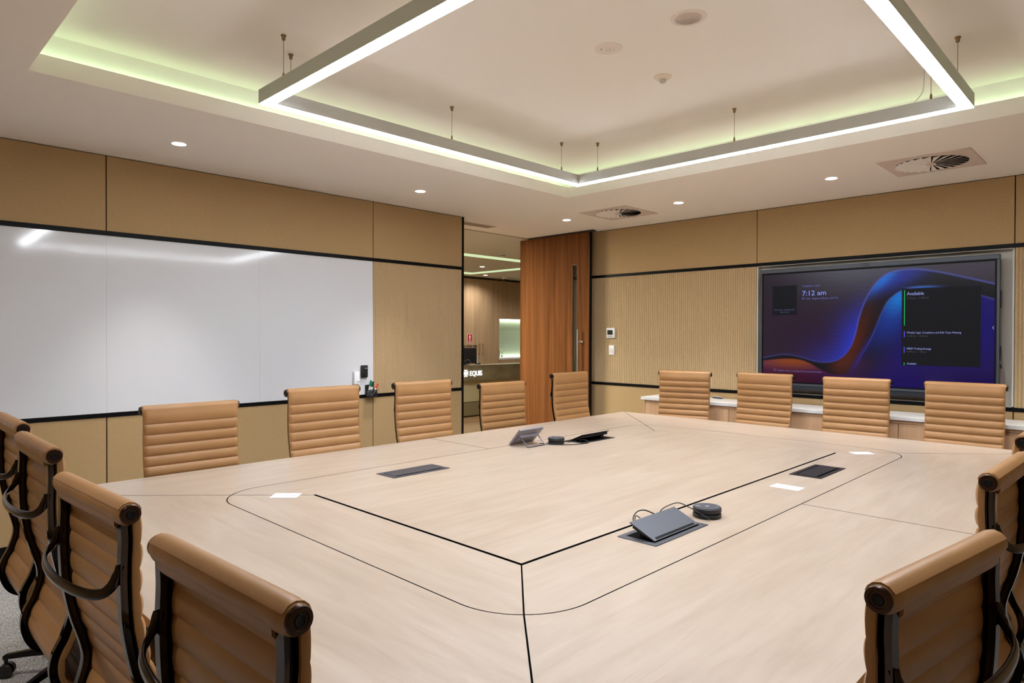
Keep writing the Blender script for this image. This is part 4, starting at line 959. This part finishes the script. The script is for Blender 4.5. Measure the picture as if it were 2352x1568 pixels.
# reception desk with the lit name
YD = 9.0; dk = YD/8.75
def D(x, z): return x*dk, H+(z-H)*dk
t = thing('reception_desk', 'stone fronted reception desk with a lit company name', 'desk', (9.3, YD+0.4, 0))
MARB = mat('grey_stone', (150, 136, 108), 0.35, rgb2=(118, 104, 80), vscale=(3, 3, 7))
b = MB(); b.box(7.0, 11.6, YD, YD+0.05, D(0, 0.690)[1], D(0, 0.960)[1]-0.004); b.build('fascia', MARB, t)
b = MB(); b.box(7.0, 11.6, YD-0.004, YD+0.35, D(0, 0.960)[1]-0.004, D(0, 0.960)[1]); b.build('counter', MARB, t)
b = MB(); b.box(7.0, 11.6, YD+0.09, YD+0.12, 0.27, D(0, 0.690)[1]); b.build('front_panel', mat('desk_cream', (190, 176, 140), 0.6), t)
b = MB(); b.box(7.0, 11.6, YD+0.05, YD+0.14, 0.02, 0.26); b.build('plinth', mat('desk_plinth', (130, 116, 86), 0.6), t)
b = MB(); b.box(7.0, 11.6, YD+0.14, YD+0.5, 0, D(0, 0.690)[1]); b.build('body', mat('desk_body', (120, 108, 84), 0.6), t)
LG = glow('logo_light', (1, 1, 1), 1.3)
mx_, mz_ = D(7.752, 0.826); b = MB()
for k in range(4):
    a = math.pi/4*k+math.pi/8*0
    for off in (-0.017, 0.017) if k % 2 == 1 else (0,):
        dx_, dz_ = math.cos(a), math.sin(a); px_, pz_ = -dz_, dx_; L_ = 0.072 if k % 2 == 1 else 0.06; w_ = 0.0085 if k % 2 == 1 else 0.011
        c0 = (mx_+px_*off, mz_+pz_*off)
        b.quad([(c0[0]+dx_*L_*e1_+px_*w_*e2_, YD-0.012, c0[1]+dz_*L_*e1_+pz_*w_*e2_) for e1_, e2_ in ((-1, -1), (1, -1), (1, 1), (-1, 1))])
for k in range(8):
    a = math.pi/4*k+math.pi/8; dx_, dz_ = math.cos(a), math.sin(a); px_, pz_ = -dz_, dx_; w_ = 0.006
    b.quad([(mx_+dx_*r_+px_*w_*e2_, YD-0.0125, mz_+dz_*r_+pz_*w_*e2_) for r_, e2_ in ((0.025, -1), (0.068, -1), (0.068, 1), (0.025, 1))])
b.build('lit_emblem', LG, t)
tx_, tz_ = D(7.853, 0.778)
text('lit_lettering', 'EQUIS', LG, 0.128, t, (tx_, YD-0.012, tz_), (math.pi/2, 0, 0), 0.006, width=0.300, bold=0.0012); rel(t)
mx0, mx1 = D(7.55, 0)[0], D(8.165, 0)[0]; mzb, mzt = D(0, 0.967)[1], D(0, 1.27)[1]
t = thing('monitor', 'black computer monitor seen from behind on the reception desk', 'monitor', ((mx0+mx1)/2, YD+0.2, mzb))
rbox('rear_shell', PLASTB, mx0, mx1, YD+0.16, YD+0.19, mzb+0.02, mzt, 0.012, t)
b = MB(); b.box((mx0+mx1)/2-0.03, (mx0+mx1)/2+0.03, YD+0.145, YD+0.165, mzb, mzb+0.16); b.box((mx0+mx1)/2-0.1, (mx0+mx1)/2+0.1, YD+0.12, YD+0.28, mzb+0.0005, mzb+0.012); b.build('stand', mat('mon_stand', (40, 40, 44), 0.4), t)
b = MB(); b.tube(catmull([((mx0+mx1)/2, YD+0.15, mzb+0.06), ((mx0+mx1)/2+0.07, YD+0.13, mzb+0.10), ((mx0+mx1)/2+0.15, YD+0.14, mzb+0.04), ((mx0+mx1)/2+0.17, YD+0.15, mzb+0.01)], 6), 0.004, 8); b.build('cord', mat('cord_grey', (120, 120, 124), 0.5), t, True); rel(t)
t = thing('desk_phone', 'small silver handset standing beside the monitor on the reception desk', 'telephone', (mx1+0.04, YD+0.2, mzb))
b = MB(); b.tube([(mx1+0.045, YD+0.18, mzb+0.02), (mx1+0.05, YD+0.18, mzb+0.17)], [0.016, 0.012], 10); b.build('handset', STEEL, t, True)
b = MB(); b.box(mx1+0.005, mx1+0.085, YD+0.14, YD+0.22, mzb+0.0005, mzb+0.025, 0.005); b.build('cradle', PLASTB, t, True); rel(t)
# lobby ceiling lights
SL = glow('lobby_strip_led', (0.66, 0.80, 0.46), 1.0)
t = thing('linear_light', 'greenish rectangular light channel in the lobby ceiling', 'light', (7.6, 9.0, LZ))
for q in ((4.5, 9.24, 7.72, 7.95), (4.5, 9.24, 9.98, 10.27), (9.02, 9.24, 7.95, 9.98), (4.5, 4.72, 7.95, 9.98)):
    b = MB(); b.box(*q, LZ-0.006, LZ-0.0005); b.build('diffuser', SL, t)
rel(t)
for x, y, lab in ((8.391, 9.007, 'recessed downlight in the lobby ceiling inside the green light channel'), (9.60, 10.20, 'recessed downlight in the lobby ceiling close to the oak wardrobes')):
    downlight(x, y, lab, 'downlights in the lobby ceiling', 0.6, 150)
downlight(10.9, 9.3, 'added downlight in the lobby ceiling, out of view beyond the open door', 'downlights in the lobby ceiling', 0.6, 150); downlight(8.3, 10.2, 'added downlight in the lobby ceiling, out of view behind the felt wall', 'downlights in the lobby ceiling', 0.6, 150)  # two more lamps added out of view to lift the lobby light
t = thing('smoke_detector', 'white smoke detector on the lobby ceiling before the light channel', 'detector', (7.326, 7.407, LZ))
b = MB(); b.lathe([(0, 0), (0.055, 0), (0.055, -0.016), (0.048, -0.02), (0.046, -0.036), (0.03, -0.05), (0, -0.052)], seg=24); b.build('housing', PLAST, t, True)
b = MB(); b.lathe([(0.044, -0.022), (0.0485, -0.022), (0.0485, -0.030), (0.044, -0.030)], seg=24); b.build('vent_slot', BLACK, t)
t = thing('dome_camera', 'black dome camera on the lobby ceiling above the wardrobes', 'camera', (10.25, 10.28, LZ))
b = MB(); b.lathe([(0, 0), (0.06, 0), (0.06, -0.03), (0.05, -0.04), (0, -0.04)], seg=24); b.build('base', PLAST, t, True)
b = MB(); b.lathe([(0, -0.04), (0.046, -0.04), (0.042, -0.06), (0.026, -0.08), (0, -0.086)], seg=24); b.build('dome', DARKG, t, True)
# added glowing sheet, unseen behind the felt wall, to brighten the lobby
t = thing('lobby_fill_light', 'added fill light under the lobby ceiling, unseen behind the felt wall', 'light', (4.4, 6.9, LZ))
b = MB(); b.box(3.7, 5.1, 6.5, 7.3, LZ-0.006, LZ-0.0005); b.build('diffuser', glow('lobby_fill_glow', (1.0, 1.0, 0.88), 70.0), t); rel(t)
